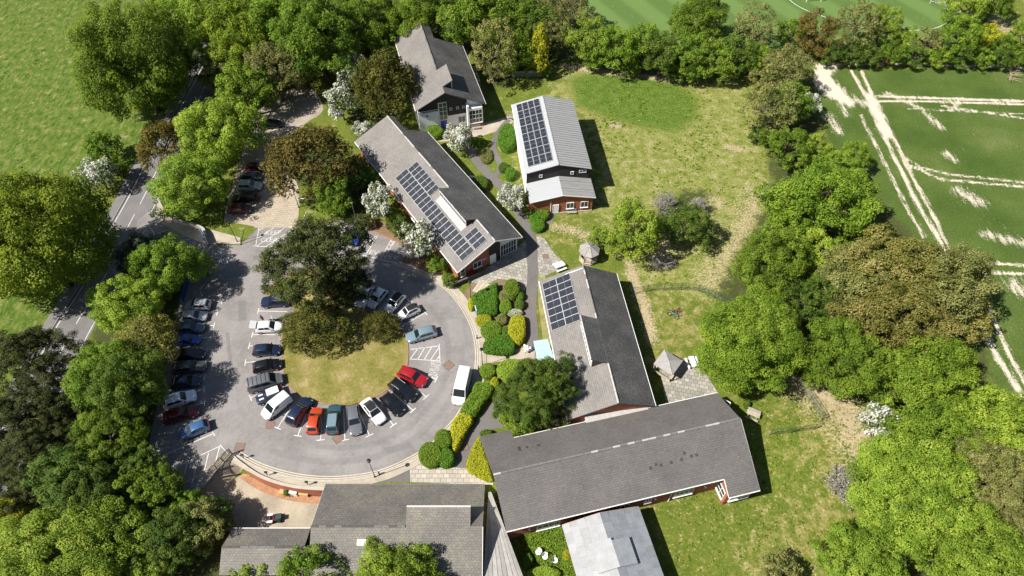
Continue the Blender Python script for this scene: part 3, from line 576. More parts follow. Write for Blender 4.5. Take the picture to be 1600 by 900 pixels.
slab('lead_flashing',[(x,y,zl(x)+.02) for x,y in [(4.1,5.5),(5.1,5.5),(5.1,13.9),(4.1,13.9)]],.015,dull('pale_lead_flashing',(.33,.32,.30),.6),b)
ridge_tiles(b,(7,14.2,6.33),(7,36.9,6.33),26,[RIDGE,RIDGED,RIDGE]); ridge_tiles(b,(7,-.3,6.33),(7,5.2,6.33),6,[RIDGE,RIDGED])
solar(b,zl,1.45,.75,2.38,1.146,1,20); solar(b,zl,3.86,15.3,1.95,1.146,1,7); solar(b,zl,3.98,.75,2.2,1.146,1,3)
wallpoly(b,[(.4,-.2),(6.3,-.2),(6.3,5.8),(.4,3.05)],'y',.6,.85,BRICKV); wallpoly(b,[(6.302,-.2),(8.5,-.2),(8.5,5.4),(7,6.1),(6.302,5.8)],'y',.62,.87,TIMB,'gable_boarding'); wallpoly(b,[(8.502,-.2),(12,-.2),(12,3.7),(8.502,5.45)],'y',.9,1.1,WHITEW)
wallpoly(b,[(.855,-.2),(36.8,-.2),(36.8,3.1),(.855,3.1)],'x',.4,.65,BRICKV); wallpoly(b,[(1.105,-.2),(31.5,-.2),(31.5,3.7),(1.105,3.7)],'x',11.75,12,BRICKV); wallpoly(b,[(.66,-.2),(8,-.2),(8,5.6),(7,6.1),(.66,3.1)],'y',36.55,36.8,BRICKV)
window(b,3.3,.59,1.0,1.5,1.3,0,2,1); window(b,.9,.59,.6,.8,1.8,0,1,2); door(b,6.5,.61,0,1.0,2.1,FRAMEM); window(b,8.7,.89,.3,3.0,2.6,0,6,2,False)
box('sign_board',4.95,5.75,.52,.59,1.9,2.25,plain('blue_white_sign',(.35,.42,.62)),b)
for yy in (4,9,15,21,27,33): window(b,.39,yy+1.3,1.0,1.4,1.2,R(-90),2,1)
for yy in (4,10,16,22,27): window(b,12.01,yy,1.0,1.4,1.4,R(90),2,1)
gutter(b,(-.04,-.2,2.92),(-.04,37.5,2.92)); gutter(b,(12.44,.0,3.52),(12.44,31.9,3.52)); MB().beam((-.02,-.25,2.9),(6.98,-.40,6.2),.05,.22).build('barge_board',FASCIA,b); MB().beam((7.02,-.40,6.2),(12.38,-.05,3.5),.05,.22).build('barge_board',FASCIA,b)
MB().tube([(8.45,.5,4.9),(8.45,.5,0)],.06).build('downpipe',ALU,b)
# ---- metal barn and brick annex
b=building('metal_barn','pale metal roofed barn with 32 solar panels and brick annex','barn',2.26,20.33,6.7)
zl=lambda x:6+.261*x; zr=lambda x:7.5-.261*(x-5.75)
def metal(name,c,dirt=.3,laps=False):
    t=NT(name); co=t.coord('Object'); mp=t.n('ShaderNodeMapping'); t.l(co,mp.inputs[0]); mp.inputs['Scale'].default_value=(.25,2.2,1)
    a=t.noise(1.2,5,.7,mp.outputs[0]).outputs[0]; d=t.noise(5,4,.7,co).outputs[0]
    col=t.ramp(t.math('ADD',t.math('MULTIPLY',a,.6),t.math('MULTIPLY',d,.4)),[(.30,tuple(x*(1-dirt) for x in c)),(.5,c),(.7,tuple(x*1.1 for x in c))])
    if laps:
        sp=t.n('ShaderNodeSeparateXYZ'); t.l(co,sp.inputs[0]); w=t.math('FRACT',t.math('MULTIPLY',t.math('ADD',sp.outputs[1],.15),31/19.35)); g_=t.ramp(t.math('ADD',w,t.math('MULTIPLY',t.math('SUBTRACT',a,.5),.25)),[(.52,(0,0,0)),(.60,(1,1,1)),(.70,(1,1,1)),(.74,(0,0,0))]); col=t.mix(t.math('MULTIPLY',g_,.55),col,tuple(x*.38 for x in c))
    return t.set(Base_Color=col,Roughness=.55,Specular_IOR_Level=.4)
METW=metal('white_membrane_roof',(.31,.32,.33),.1); METR=metal('ribbed_sheet_roof',(.27,.27,.268),.35,True)
slab('roof',[(x,y,zl(x)) for x,y in [(-.05,-.15),(5.75,-.15),(5.75,19.2),(-.05,19.2)]],.12,METW,b)
def ribbed(name,x0,x1,y0,y1,zf,parent,mat,pitch=.62,h=.10):
    n=int((y1-y0)/pitch); v=[];f=[]
    for i in range(n):
        for (dy,dz) in ((0,0),(.62,0),(.70,h),(.92,h)):
            y=y0+(i+dy)*(y1-y0)/n
            for x in (x0,x1): v.append((x,y,zf(x)+dz)); 
    for x in (x0,x1): v.append((x,y1,zf(x)))
    k=len(v)
    for i in range(0,k-2,2): f.append((i,i+1,i+3,i+2))
    v+=[(x0,y0,zf(x0)-.1),(x1,y0,zf(x1)-.1),(x1,y1,zf(x1)-.1),(x0,y1,zf(x0)-.1)]; f+=[(k,k+3,k+2,k+1),(0,k,k+1,1),(k-2,k-1,k+2,k+3),(1,k+1,k+2,k-1),(0,k-2,k+3,k)]
    o=obj(name,v,f,mat,parent); return o
ribbed('roof',5.76,11.6,-.15,19.2,lambda x:zr(x)-.02,b,METR)
ridge_tiles(b,(5.75,-.15,7.53),(5.75,19.2,7.53),10,[METW,METR],.1)
solar(b,zl,.66,1.2,1.08,2.18,4,8,.10,halves='y')
wallpoly(b,[(.3,-.2),(11.2,-.2),(11.2,5.95),(5.75,7.35),(.3,5.95)],'y',.15,.4,TIMB,'gable_boarding'); wallpoly(b,[(.3,-.2),(11.2,-.2),(11.2,5.95),(5.75,7.35),(.3,5.95)],'y',18.7,18.95,BRICKV)
wallpoly(b,[(.402,-.2),(18.7,-.2),(18.7,6),(.402,6)],'x',.3,.55,WHITEW); wallpoly(b,[(.402,-.2),(18.7,-.2),(18.7,6),(.402,6)],'x',10.95,11.2,BRICKV)
window(b,2.5,.14,4.75,.5,.5,0,1,1,False); window(b,8.0,.14,4.9,.5,.5,0,1,1,False); window(b,9.5,.14,5.1,1.2,.5,0,2,1,False)
za=lambda x:3.45+.205*(x-.2); zb=lambda x:4.62-.205*(x-5.92)
slab('annex_roof',[(x,y,za(x)) for x,y in [(.2,-4.65),(5.92,-4.65),(5.92,.14),(.2,.14)]],.1,METW,b); ribbed('annex_roof',5.93,11.7,-4.65,.14,lambda x:zb(x)-.02,b,metal('weathered_sheet_roof',(.24,.24,.23),.5,True),.45,.07)
wallpoly(b,[(.55,-.2),(11.3,-.2),(11.3,3.4),(5.92,4.5),(.55,3.4)],'y',-4.3,-4.05,BRICKV,'annex_wall'); wallpoly(b,[(-4.04,-.2),(.14,-.2),(.14,3.4),(-4.04,3.4)],'x',.55,.8,BRICKV,'annex_wall'); wallpoly(b,[(-4.04,-.2),(.14,-.2),(.14,3.4),(-4.04,3.4)],'x',11.05,11.3,BRICKV,'annex_wall')
door(b,4.35,-4.31,0,.95,2.1,FRAMEM); window(b,6.75,-4.31,1.1,1.25,1.25,0,2,1); window(b,9.25,-4.31,1.1,1.25,1.25,0,2,1); box('plinth',.5,11.35,-4.45,-4.302,-.2,.25,KERBM,b)
MB().tube([(3.95,-4.4,3.3),(3.95,-4.4,0)],.05).build('downpipe',FASCIA,b); gutter(b,(-.08,-.1,5.9),(-.08,19.2,5.9))
MB().beam((.2,-4.68,3.38),(5.92,-4.68,4.55),.04,.16).build('barge_board',FASCIA,b); MB().beam((5.92,-4.68,4.55),(11.7,-4.68,3.37),.04,.16).build('barge_board',FASCIA,b)
# ---- east wing
b=building('east_wing','grey slate wing with square solar array beside the dark pine','building',4.24,-.96,7.6)
zl=lambda x:3+.485*x; zr=lambda x:6.2-.486*(x-6.6)
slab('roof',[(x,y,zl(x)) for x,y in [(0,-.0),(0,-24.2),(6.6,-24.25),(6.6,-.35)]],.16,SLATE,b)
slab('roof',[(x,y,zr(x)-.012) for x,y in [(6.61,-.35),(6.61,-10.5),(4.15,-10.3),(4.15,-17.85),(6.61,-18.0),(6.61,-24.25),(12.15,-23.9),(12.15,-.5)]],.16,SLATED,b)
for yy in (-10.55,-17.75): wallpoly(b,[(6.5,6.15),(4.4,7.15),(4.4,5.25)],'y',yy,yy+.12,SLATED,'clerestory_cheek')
wallpoly(b,[(-17.7,5.0),(-10.5,5.0),(-10.5,7.05),(-17.7,7.05)],'x',4.36,4.43,FASCIA,'clerestory_wall'); window(b,4.35,-10.7,5.35,6.9,.9,R(-90),9,1,False)
ridge_tiles(b,(6.6,-10.4,6.23),(6.6,-.4,6.23),11,[RIDGE,RIDGED]); ridge_tiles(b,(6.6,-24.2,6.23),(6.6,-18.1,6.23),7,[RIDGE]); ridge_tiles(b,(4.15,-17.8,7.39),(4.15,-10.4,7.39),8,[RIDGE],.09)
MB().beam((3.9,-.75,zl(3.9)+.03),(6.5,-.9,zl(6.5)+.03),.10,.04).build('lightning_strip',FASCIA,b)
solar(b,zl,.32,-9.75,2.08,1.27,2,7)
wallpoly(b,[(.4,-.2),(11.8,-.2),(11.8,3.6),(6.6,6.0),(.4,3.1)],'y',-.8,-.55,BRICKV); wallpoly(b,[(.4,-.2),(11.8,-.2),(11.8,3.6),(6.6,6.0),(.4,3.1)],'y',-23.7,-23.45,BRICKV)
wallpoly(b,[(-23.44,-.2),(-.81,-.2),(-.81,3.1),(-23.44,3.1)],'x',.4,.65,BRICKV); wallpoly(b,[(-23.44,-.2),(-.81,-.2),(-.81,3.6),(-23.44,3.6)],'x',11.55,11.8,BRICKV)
for yy in (-3,-8,-14): window(b,.39,yy,1,1.5,1.2,R(-90),2,1)
for yy in (-4,-9,-15,-20): window(b,11.81,yy,1,1.5,1.3,R(90),2,1)
gutter(b,(12.2,-.5,3.42),(12.2,-23.9,3.42)); gutter(b,(-.04,0,2.92),(-.04,-24.2,2.92))
slab('link_roof',[(2.4,-26.2,3.0),(11.2,-25.1,3.0),(11.2,-23.72,3.0),(2.4,-23.72,3.0)],.2,dull('pale_flat_roof',(.34,.33,.31),.8),b); wallpoly(b,[(-25.3,-.2),(-23.71,-.2),(-23.71,2.79),(-25.3,2.79)],'x',2.6,2.8,WHITEW,'link_wall')
# ---- south wing
b=building('south_wing','big plain slate wing with red brick wall beside the lower lawn','building',-2.27,-33.86,13.5)
zs=lambda y:5.7+.506*(y-.13); zn=lambda y:5.7-.507*(y-.13)
slab('roof',[(x,y,zs(y)) for x,y in [(0,.13),(.2,-6),(28.7,-6),(28.7,-8.1),(32.95,-8.1),(32.95,.13)]],.16,SLATES,b)
slab('roof',[(x,y,zn(y)-.012) for x,y in [(0,.14),(32.9,.14),(32.8,5.65),(3.95,5.65),(3.8,7.3),(-.4,7.3)]],.16,SLATES,b)
ridge_tiles(b,(0,.13,5.73),(32.9,.13,5.73),34,[RIDGE,RIDGED,RIDGED],.14)
vt=me('vent_tile',boxv(-.16,.16,-.17,.17,0,.06),_BF,SOFFIT)
for x,y in [(19.6,-3.0),(20.4,-2.75),(21,-2.95),(22.4,-2.9),(23.8,-2.85),(24.4,-2.25),(25.2,-2.75),(25.9,-2.75)]: inst('vent_tile',vt,b,(x,y,zs(y)),(math.atan(.506),0,0))
for x,y in [(4.1,3.3),(4.1,3.65),(5.1,3.45),(6.6,3.35)]: inst('vent_tile',vt,b,(x,y,zn(y)),(-math.atan(.507),0,0))
LB=LOW-.2
wallpoly(b,[(.5,LB),(29,LB),(29,2.55),(.5,2.55)],'y',-5.55,-5.3,BRICKV); wallpoly(b,[(4,LB+1.9),(32.5,LB+1.9),(32.5,2.9),(4,2.9)],'y',5.0,5.25,BRICKV)
wallpoly(b,[(-5.29,LB),(4.99,LB),(4.99,2.85),(.13,5.5),(-5.29,2.6)],'x',.5,.75,WHITEW); wallpoly(b,[(-5.29,LB),(4.99,LB),(4.99,2.85),(.13,5.5),(-5.29,2.6)],'x',32.25,32.5,BRICKV)
wallpoly(b,[(29.002,LB),(32.5,LB),(32.5,1.6),(29.002,1.6)],'y',-7.7,-7.45,BRICKV); wallpoly(b,[(-7.7,LB),(-5.3,LB),(-5.3,2.6),(-7.7,1.6)],'x',28.75,29,BRICKV); wallpoly(b,[(-7.44,LB),(-5.3,LB),(-5.3,2.6),(-7.44,1.6)],'x',32.25,32.498,BRICKV)
box('porch_wall',.1,3.9,6.7,6.95,-.2,2.1,BRICKV,b)
for x,w in ((4.2,3.0),(15.2,1.2),(22.6,2.6),(18.5,.9)): window(b,x,-5.56,-.9 if w>1 else -.4,w,1.5 if w>1 else 1.0,0,4 if w>2 else 2,1)
window(b,28.74,-5.6,-1.0,1.7,1.9,R(-90),2,2); window(b,29.4,-7.71,-.9,2.7,1.7,0,3,1); window(b,32.51,-4,0,2,1.6,R(90),3,1)
gutter(b,(.2,-6.04,2.52),(28.68,-6.04,2.52)); gutter(b,(28.72,-8.14,1.45),(32.95,-8.14,1.45)); gutter(b,(3.95,5.69,2.82),(32.8,5.69,2.82))
MB().beam((28.7,-6.05,2.5),(28.7,-8.1,1.42),.05,.16).build('barge_board',FASCIA,b); MB().beam((32.97,-8.1,1.42),(32.97,.1,5.6),.04,.14).build('barge_board',FASCIA,b)
MB().tube([(22.2,-6.0,2.5),(22.1,-5.62,2.1),(22.1,-5.62,LOW)],.06).build('downpipe',FASCIA,b)
lampm=me('wall_light',boxv(-.12,.12,-.24,-.0,0,.22),_BF,FRAMEM)
for x in (3.2,19.9,26.8): inst('wall_light',lampm,b,(x,-5.56,.2))
MB().beam((33.0,5.2,2.4),(34.2,4.0,2.4),.12,.12).beam((34.2,4.0,2.4),(33.0,2.6,2.4),.12,.12).beam((33,5.2,2.4),(33,2.6,2.4),.12,.12).build('balcony_brace',FASCIA,b)
box('balcony',32.51,34.0,2.7,5.1,1.9,2.05,TIMB,b)
# ---- lead roofed annex (stands off the south wing)
b=building('lead_annex','pale lead roofed annex running off the bottom edge of the photo','building',-2.27,-33.86,13.5,0)
za=lambda x:.95+.235*(x-7.2); zc=lambda x:2.1-.22*(x-12.05)
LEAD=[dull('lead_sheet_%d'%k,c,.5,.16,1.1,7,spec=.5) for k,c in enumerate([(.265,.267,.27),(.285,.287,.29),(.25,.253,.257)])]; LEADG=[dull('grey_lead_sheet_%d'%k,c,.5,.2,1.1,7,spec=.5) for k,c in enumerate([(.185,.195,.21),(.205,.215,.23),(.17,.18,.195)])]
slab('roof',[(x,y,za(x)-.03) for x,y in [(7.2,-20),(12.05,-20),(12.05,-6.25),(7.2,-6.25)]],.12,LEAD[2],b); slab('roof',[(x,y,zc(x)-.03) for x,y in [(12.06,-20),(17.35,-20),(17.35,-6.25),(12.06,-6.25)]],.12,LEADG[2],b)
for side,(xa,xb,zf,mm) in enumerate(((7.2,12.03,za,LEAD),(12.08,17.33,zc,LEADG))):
    nx_,sw=5,(xb-xa)/5; ang=-math.atan(zf(1)-zf(0)); ms=[me('lead_sheet',boxv(-sw*.51,sw*.51,-.62,.62,0,.03),_BF,k) for k in mm]
    for i in range(nx_):
        for j in range(11):
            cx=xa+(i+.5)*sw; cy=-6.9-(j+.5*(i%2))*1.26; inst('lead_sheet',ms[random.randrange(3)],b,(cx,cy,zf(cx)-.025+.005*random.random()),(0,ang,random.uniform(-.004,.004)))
slab('raised_roof',[(x,y,2.45-.2*abs(x-12.3)) for x,y in [(9.6,-13.1),(12.3,-13.1),(12.3,-9.6),(9.6,-9.6)]],.1,LEAD[1],b); slab('raised_roof',[(x,y,2.44-.2*(x-12.3)) for x,y in [(12.31,-13.1),(14.6,-13.1),(14.6,-9.9),(12.31,-9.9)]],.1,LEADG[1],b)
box('raised_wall',9.8,14.4,-12.9,-10.0,1.2,1.93,WHITEW,b)
for y0 in (7.6,16.7): wallpoly(b,[(-19.8,LB),(-6.4,LB),(-6.4,.9),(-19.8,.9)],'x',y0,y0+.25,BRICKV)
wallpoly(b,[(7.6,LB),(16.95,LB),(16.95,.95),(12.05,2.0),(7.6,.95)],'y',-6.38,-6.2,BRICKV); wallpoly(b,[(7.6,LB),(16.95,LB),(16.95,.9),(12.05,1.9),(7.6,.9)],'y',-19.8,-19.6,BRICKV)
# ---- bottom wing, sunken
b=building('bottom_wing','low grey tiled wing below the ring road with raised roof section','building',-24.1,-33.0,0)
zn=lambda y:1-.4615*y; zs=lambda y:4+.4615*(y+6.5)
slab('roof',[(x,y,zn(y)) for x,y in [(0,0),(20.6,0),(20.6,-6.5),(0,-6.5)]],.16,SLATEB,b)
zs2=lambda y:4-.45*(-6.5-y)
slab('roof',[(x,y,zs2(y)-.012) for x,y in [(0,-6.51),(11.4,-6.51),(11.4,-4.45),(19.1,-4.45),(19.1,-6.51),(20.6,-6.51),(20.6,-13),(0,-13)]],.16,SLATEB,b)
for xx in (11.5,18.9): wallpoly(b,[(-6.4,3.97),(-4.65,4.7),(-4.65,3.2)],'x',xx,xx+.12,SOFFIT,'clerestory_cheek')
wallpoly(b,[(11.65,3.05),(18.9,3.05),(18.9,4.68),(11.65,4.68)],'y',-4.72,-4.66,FASCIA,'clerestory_wall'); window(b,11.8,-4.65,3.4,6.9,.9,R(180),9,1,False) if 0 else None
MB().beam((11.4,-4.42,4.93),(19.1,-4.42,4.93),.14,.10).build('lead_edge',FASCIA,b)
ridge_tiles(b,(0,-6.5,4.03),(11.3,-6.5,4.03),12,[RIDGED,SLATEB]); ridge_tiles(b,(0,-.02,1.03),(20.6,-.02,1.03),1,[RIDGED],.05)
box('roof_light',5.7,6.8,-8.6,-7.9,3.2,3.62,FRAMEM,b)
wallpoly(b,[(.4,LB),(20.3,LB),(20.3,.9),(.4,.9)],'y',-.45,-.25,BRICKV); wallpoly(b,[(-.46,LB),(-12.6,LB),(-12.6,1.2),(-6.5,3.8),(-.46,1.1)],'x',.4,.6,TIMB,'gable_boarding'); wallpoly(b,[(-.46,LB),(-12.6,LB),(-12.6,1.2),(-6.5,3.8),(-.46,1.1)],'x',20.1,20.3,BRICKV); wallpoly(b,[(.62,LB),(20.09,LB),(20.09,1.1),(.62,1.1)],'y',-12.6,-12.4,BRICKV)
zx=lambda y:.8+.45*(-5.65-y); zy=lambda y:2.0+.45*(y+8.3)
slab('lower_roof',[(x,y,zx(y)) for x,y in [(-10.6,-5.65),(-.95,-5.65),(-.95,-8.3),(-10.9,-8.3)]],.12,SLATEB,b); slab('lower_roof',[(x,y,zy(y)-.01) for x,y in [(-10.9,-8.31),(-.0,-8.31),(-.0,-11.2),(-10.9,-11.2)]],.12,SLATEB,b)
wallpoly(b,[(-10.4,LB),(-.1,LB),(-.1,.75),(-10.4,.75)],'y',-6.1,-5.9,BRICKV,'lower_wall'); wallpoly(b,[(-6.11,LB),(-11,LB),(-11,.7),(-8.3,1.85),(-6.11,.9)],'x',-10.4,-10.2,BRICKV,'lower_wall')
gutter(b,(-10.6,-5.62,.75),(-1,-5.62,.75)); ridge_tiles(b,(-10.8,-8.3,2.02),(-.2,-8.3,2.02),10,[RIDGED,SLATEB])
MB().beam((.0,.0,.9),(.0,-6.5,3.9),.05,.18).build('barge_board',FASCIA,b); MB().beam((20.6,-6.5,3.9),(20.6,-12.9,1.05),.05,.18).build('barge_board',FASCIA,b)
# ---- boarded walkway roof between the wings
b=thing('covered_walkway','flat pale boarded walkway roof between the two bottom wings','walkway',(-3.0,-34.2,0))
WB=[dull('grey_board_%d'%k,c,.85,.25,.8,9) for k,c in enumerate([(.265,.255,.235),(.235,.226,.21),(.295,.283,.26)])]
A0=Vector((.0,.0,1.35)); A1=Vector((-.5,-12,1.35)); B0=Vector((.35,.0,1.35)); B1=Vector((5.0,-12,1.35))
for k in range(8):
    f0,f1=k/8+.004,(k+1)/8-.006; q=[A0.lerp(B0,f0),A0.lerp(B0,f1),A1.lerp(B1,f1),A1.lerp(B1,f0)]
    slab('roof_board',[p+Vector((0,0,.012*(k%2))) for p in q],.08,WB[k%3],b)
for p in ((.15,-.5),(2.0,-6),(4.3,-11.5),(-.3,-11.5),(-.1,-6)): box('post',p[0]-.06,p[0]+.06,p[1]-.06,p[1]+.06,LOW,1.25,SOFFIT,b)
# ---- far brick house at the top edge
b=building('far_brick_house','brown roofed brick house showing among trees at the top edge','house',-38,98,8)
slab('roof',[(-6,-4.5,4.6),(8,-4.5,4.6),(8,0,7.4),(-6,0,7.4)],.15,slate('brown_tile',(.24,.13,.085),(.19,.10,.07),(.09,.06,.05)),b); slab('roof',[(-6,.01,7.39),(8,.01,7.39),(8,4.5,4.6),(-6,4.5,4.6)],.15,SLATE,b)
wallpoly(b,[(-5.6,-.2),(7.6,-.2),(7.6,4.7),(-5.6,4.7)],'y',-4.1,-3.9,BRICKV); wallpoly(b,[(-3.89,-.2),(3.9,-.2),(3.9,4.7),(0,7.2),(-3.89,4.7)],'x',7.35,7.6,BRICKV); wallpoly(b,[(-3.89,-.2),(3.9,-.2),(3.9,4.7),(0,7.2),(-3.89,4.7)],'x',-5.6,-5.35,BRICKV)
for x in (-3,0,3.5): window(b,x,-4.11,2.6,1.4,1.2,0,2,1)
# ================================================================== trees, shrubs, hedges
def unit(n, r): v=r.normal(size=(n,3)); return v/np.linalg.norm(v,axis=1,keepdims=True)
def leaf_mesh(name, P, N, L, W, tone, r, mats, extra=None):
    """one rhombic leaf spray per point P facing N"""
    n=len(P); tn=np.cross(N,unit(n,r)); tn/=np.linalg.norm(tn,axis=1,keepdims=True)+1e-9; bn=np.cross(N,tn)
    L=np.broadcast_to(np.asarray(L,float),(n,))*r.uniform(.7,1.25,n); W=L*np.broadcast_to(np.asarray(W,float),(n,))
    V=np.empty((n,4,3)); V[:,0]=P-tn*L[:,None]*.5; V[:,1]=P+bn*W[:,None]*.5+N*(L*.10)[:,None]; V[:,2]=P+tn*L[:,None]*.5; V[:,3]=P-bn*W[:,None]*.5+N*(L*.10)[:,None]
    V=V.reshape(-1,3); q=np.arange(4*n,dtype=np.int32)
    m=bpy.data.meshes.new(name); m.vertices.add(4*n); m.vertices.foreach_set('co',V.ravel())
    m.loops.add(4*n); m.polygons.add(n); m.loops.foreach_set('vertex_index',q); m.polygons.foreach_set('loop_start',q[::4].copy()); m.polygons.foreach_set('loop_total',np.full(n,4,np.int32))
    m.update(); at=m.attributes.new('tone','FLOAT','FACE'); at.data.foreach_set('value',np.asarray(tone,np.float32))
    for k in (mats if isinstance(mats,(list,tuple)) else [mats]): m.materials.append(k)
    return m
def leafmat(name, stops, trans=.28, tcol=None, rough=.6, vary=.16, spec=.2):
    t=NT(name); a=t.n('ShaderNodeAttribute',attribute_name='tone').outputs['Fac']; c=t.ramp(a,stops)
    oi=t.n('ShaderNodeObjectInfo'); hs=t.n('ShaderNodeHueSaturation'); t.l(c,hs.inputs['Color'])
    t.l(t.math('ADD',t.math('MULTIPLY',oi.outputs['Random'],vary*2),1-vary),hs.inputs['Value'])
    t.l(t.math('ADD',t.math('MULTIPLY',t.math('FRACT',t.math('MULTIPLY',oi.outputs['Random'],7.3)),.014),.487),hs.inputs['Hue'])
    t.set(Base_Color=hs.outputs[0],Roughness=rough,Specular_IOR_Level=spec)
    tr=t.n('ShaderNodeBsdfTranslucent'); t.l(t.mix(1.0,hs.outputs[0],tcol or (1.25,1.25,.55),'MULTIPLY'),tr.inputs[0]); mx=t.n('ShaderNodeMixShader'); mx.inputs[0].default_value=trans
    t.l(t.b.outputs[0],mx.inputs[1]); t.l(tr.outputs[0],mx.inputs[2]); t.l(mx.outputs[0],t.out.inputs[0]); return t.m
LM={
 'lime':leafmat('lime_leaves',[(.0,(.090,.155,.014)),(.5,(.185,.285,.026)),(1,(.310,.400,.055))],.36),
 'green':leafmat('green_leaves',[(.0,(.055,.110,.009)),(.5,(.122,.212,.016)),(1,(.220,.310,.034))],.36),
 'dark':leafmat('dark_green_leaves',[(.0,(.033,.072,.009)),(.5,(.072,.132,.014)),(1,(.135,.200,.028))],.32),
 'beech':leafmat('beech_leaves',[(.0,(.070,.115,.008)),(.5,(.150,.218,.014)),(1,(.265,.325,.032))],.36),
 'yellow':leafmat('golden_leaves',[(.0,(.15,.18,.008)),(.5,(.30,.325,.014)),(1,(.45,.44,.03))],.3),
 'olive':leafmat('olive_leaves',[(.0,(0.078,0.094,0.021)),(.5,(0.163,0.179,0.047)),(1,(0.280,0.273,0.098))],.3),
 'bronze':leafmat('bronze_leaves',[(.0,(.080,.094,.013)),(.5,(.180,.182,.038)),(1,(.330,.295,.090))],.34),
 'rust':leafmat('rusty_yew_leaves',[(.0,(.050,.048,.009)),(.5,(.108,.092,.019)),(1,(.185,.150,.038))],.15,spec=.08),
 'pine':leafmat('pine_needles',[(.0,(.024,.034,.009)),(.5,(.052,.066,.018)),(1,(.105,.115,.042))],.15,spec=.08),
 'yew':leafmat('yew_needles',[(.0,(.034,.042,.007)),(.5,(.074,.080,.014)),(1,(.150,.142,.032))],.15,spec=.08),
 'blue':leafmat('blue_green_needles',[(.0,(.040,.056,.032)),(.5,(.08,.105,.06)),(1,(.13,.16,.095))],.15),
 'may':leafmat('hawthorn_blossom',[(.0,(.05,.085,.016)),(.34,(.10,.14,.03)),(.42,(.33,.35,.25)),(.7,(.45,.46,.39)),(1,(.58,.58,.53))],.15,(1,1,.9),vary=.06),
 'twig':leafmat('bare_twigs',[(.0,(.14,.125,.10)),(.5,(.28,.26,.22)),(.8,(.40,.38,.34)),(1,(.16,.20,.05))],.05,vary=.1),
 'clip':leafmat('clipped_hedge_leaves',[(.0,(.032,.090,.006)),(.5,(.060,.160,.010)),(1,(.105,.220,.018))],.2,vary=.06),
}
BARK=dull('bark',(.085,.066,.048),.95,.35,2,12,bump=.4); BARKP=dull('pine_bark',(.15,.085,.05),.95,.35,2,12,bump=.4); TWIGB=dull('pale_twig_bark',(.24,.22,.19),.9,.3,3,12)
def blob_leaves(B, Rb, dens, leaf, W, r, fuzz=(.80,1.07), up=.42, rnd=.55, sq=1.0, cut=.80, under=-.55):
    """leaves over a heap of clumps B (centres) with radii Rb"""
    Ps=[];Ns=[];Ts=[]
    for i,(c,rad) in enumerate(zip(B,Rb)):
        n=int(dens*4*math.pi*rad*rad); d=unit(n,r); d=d[d[:,2]>under]; n=len(d)
        p=c+d*rad*r.uniform(*fuzz,size=(n,1))*np.array([1,1,sq]); nn=d*.6+np.array([0,0,up])+unit(n,r)*rnd
        Ps.append(p);Ns.append(nn);Ts.append(np.clip(r.normal(.5,.2)+r.normal(0,.16,n),0,1))
    P=np.concatenate(Ps);N=np.concatenate(Ns);T=np.concatenate(Ts); keep=np.ones(len(P),bool); idx=np.concatenate([np.full(len(p),i) for i,p in enumerate(Ps)])
    for i,(c,rad) in enumerate(zip(B,Rb)):
        q=(P-c)/np.array([1,1,sq]); ins=(np.einsum('ij,ij->i',q,q)<(rad*cut)**2)&(idx!=i); keep&=~ins
    keep|=r.random(len(P))<.06
    P,N,T=P[keep],N[keep],T[keep]; N/=np.linalg.norm(N,axis=1,keepdims=True)+1e-9
    return P,N,T
def trunk_mesh(name, H, cz, Rr, r0, r, mat, limbs=7):
    m=MB(); lean=r.normal(0,.02*H,2); top=Vector((lean[0],lean[1],cz)); m.tube([(0,0,-.3),(0,0,.25),Vector((lean[0]*.4,lean[1]*.4,cz*.5)),top],[r0*1.5,r0*1.1,r0*.8,r0*.42],8)
    for k in range(limbs):
        a=2*math.pi*(k+r.uniform(0,.6))/limbs; s=top*r.uniform(.45,.9); e=Vector((math.cos(a)*Rr*.72,math.sin(a)*Rr*.72,cz+(H-cz)*r.uniform(-.15,.55)))
        mid=s.lerp(e,.5)+Vector((0,0,r.uniform(0,.1)*H)); m.tube([s,mid,e],[r0*.42,r0*.26,r0*.08],6)
    return me(name,m.v,m.f,mat)
CROWNS={}
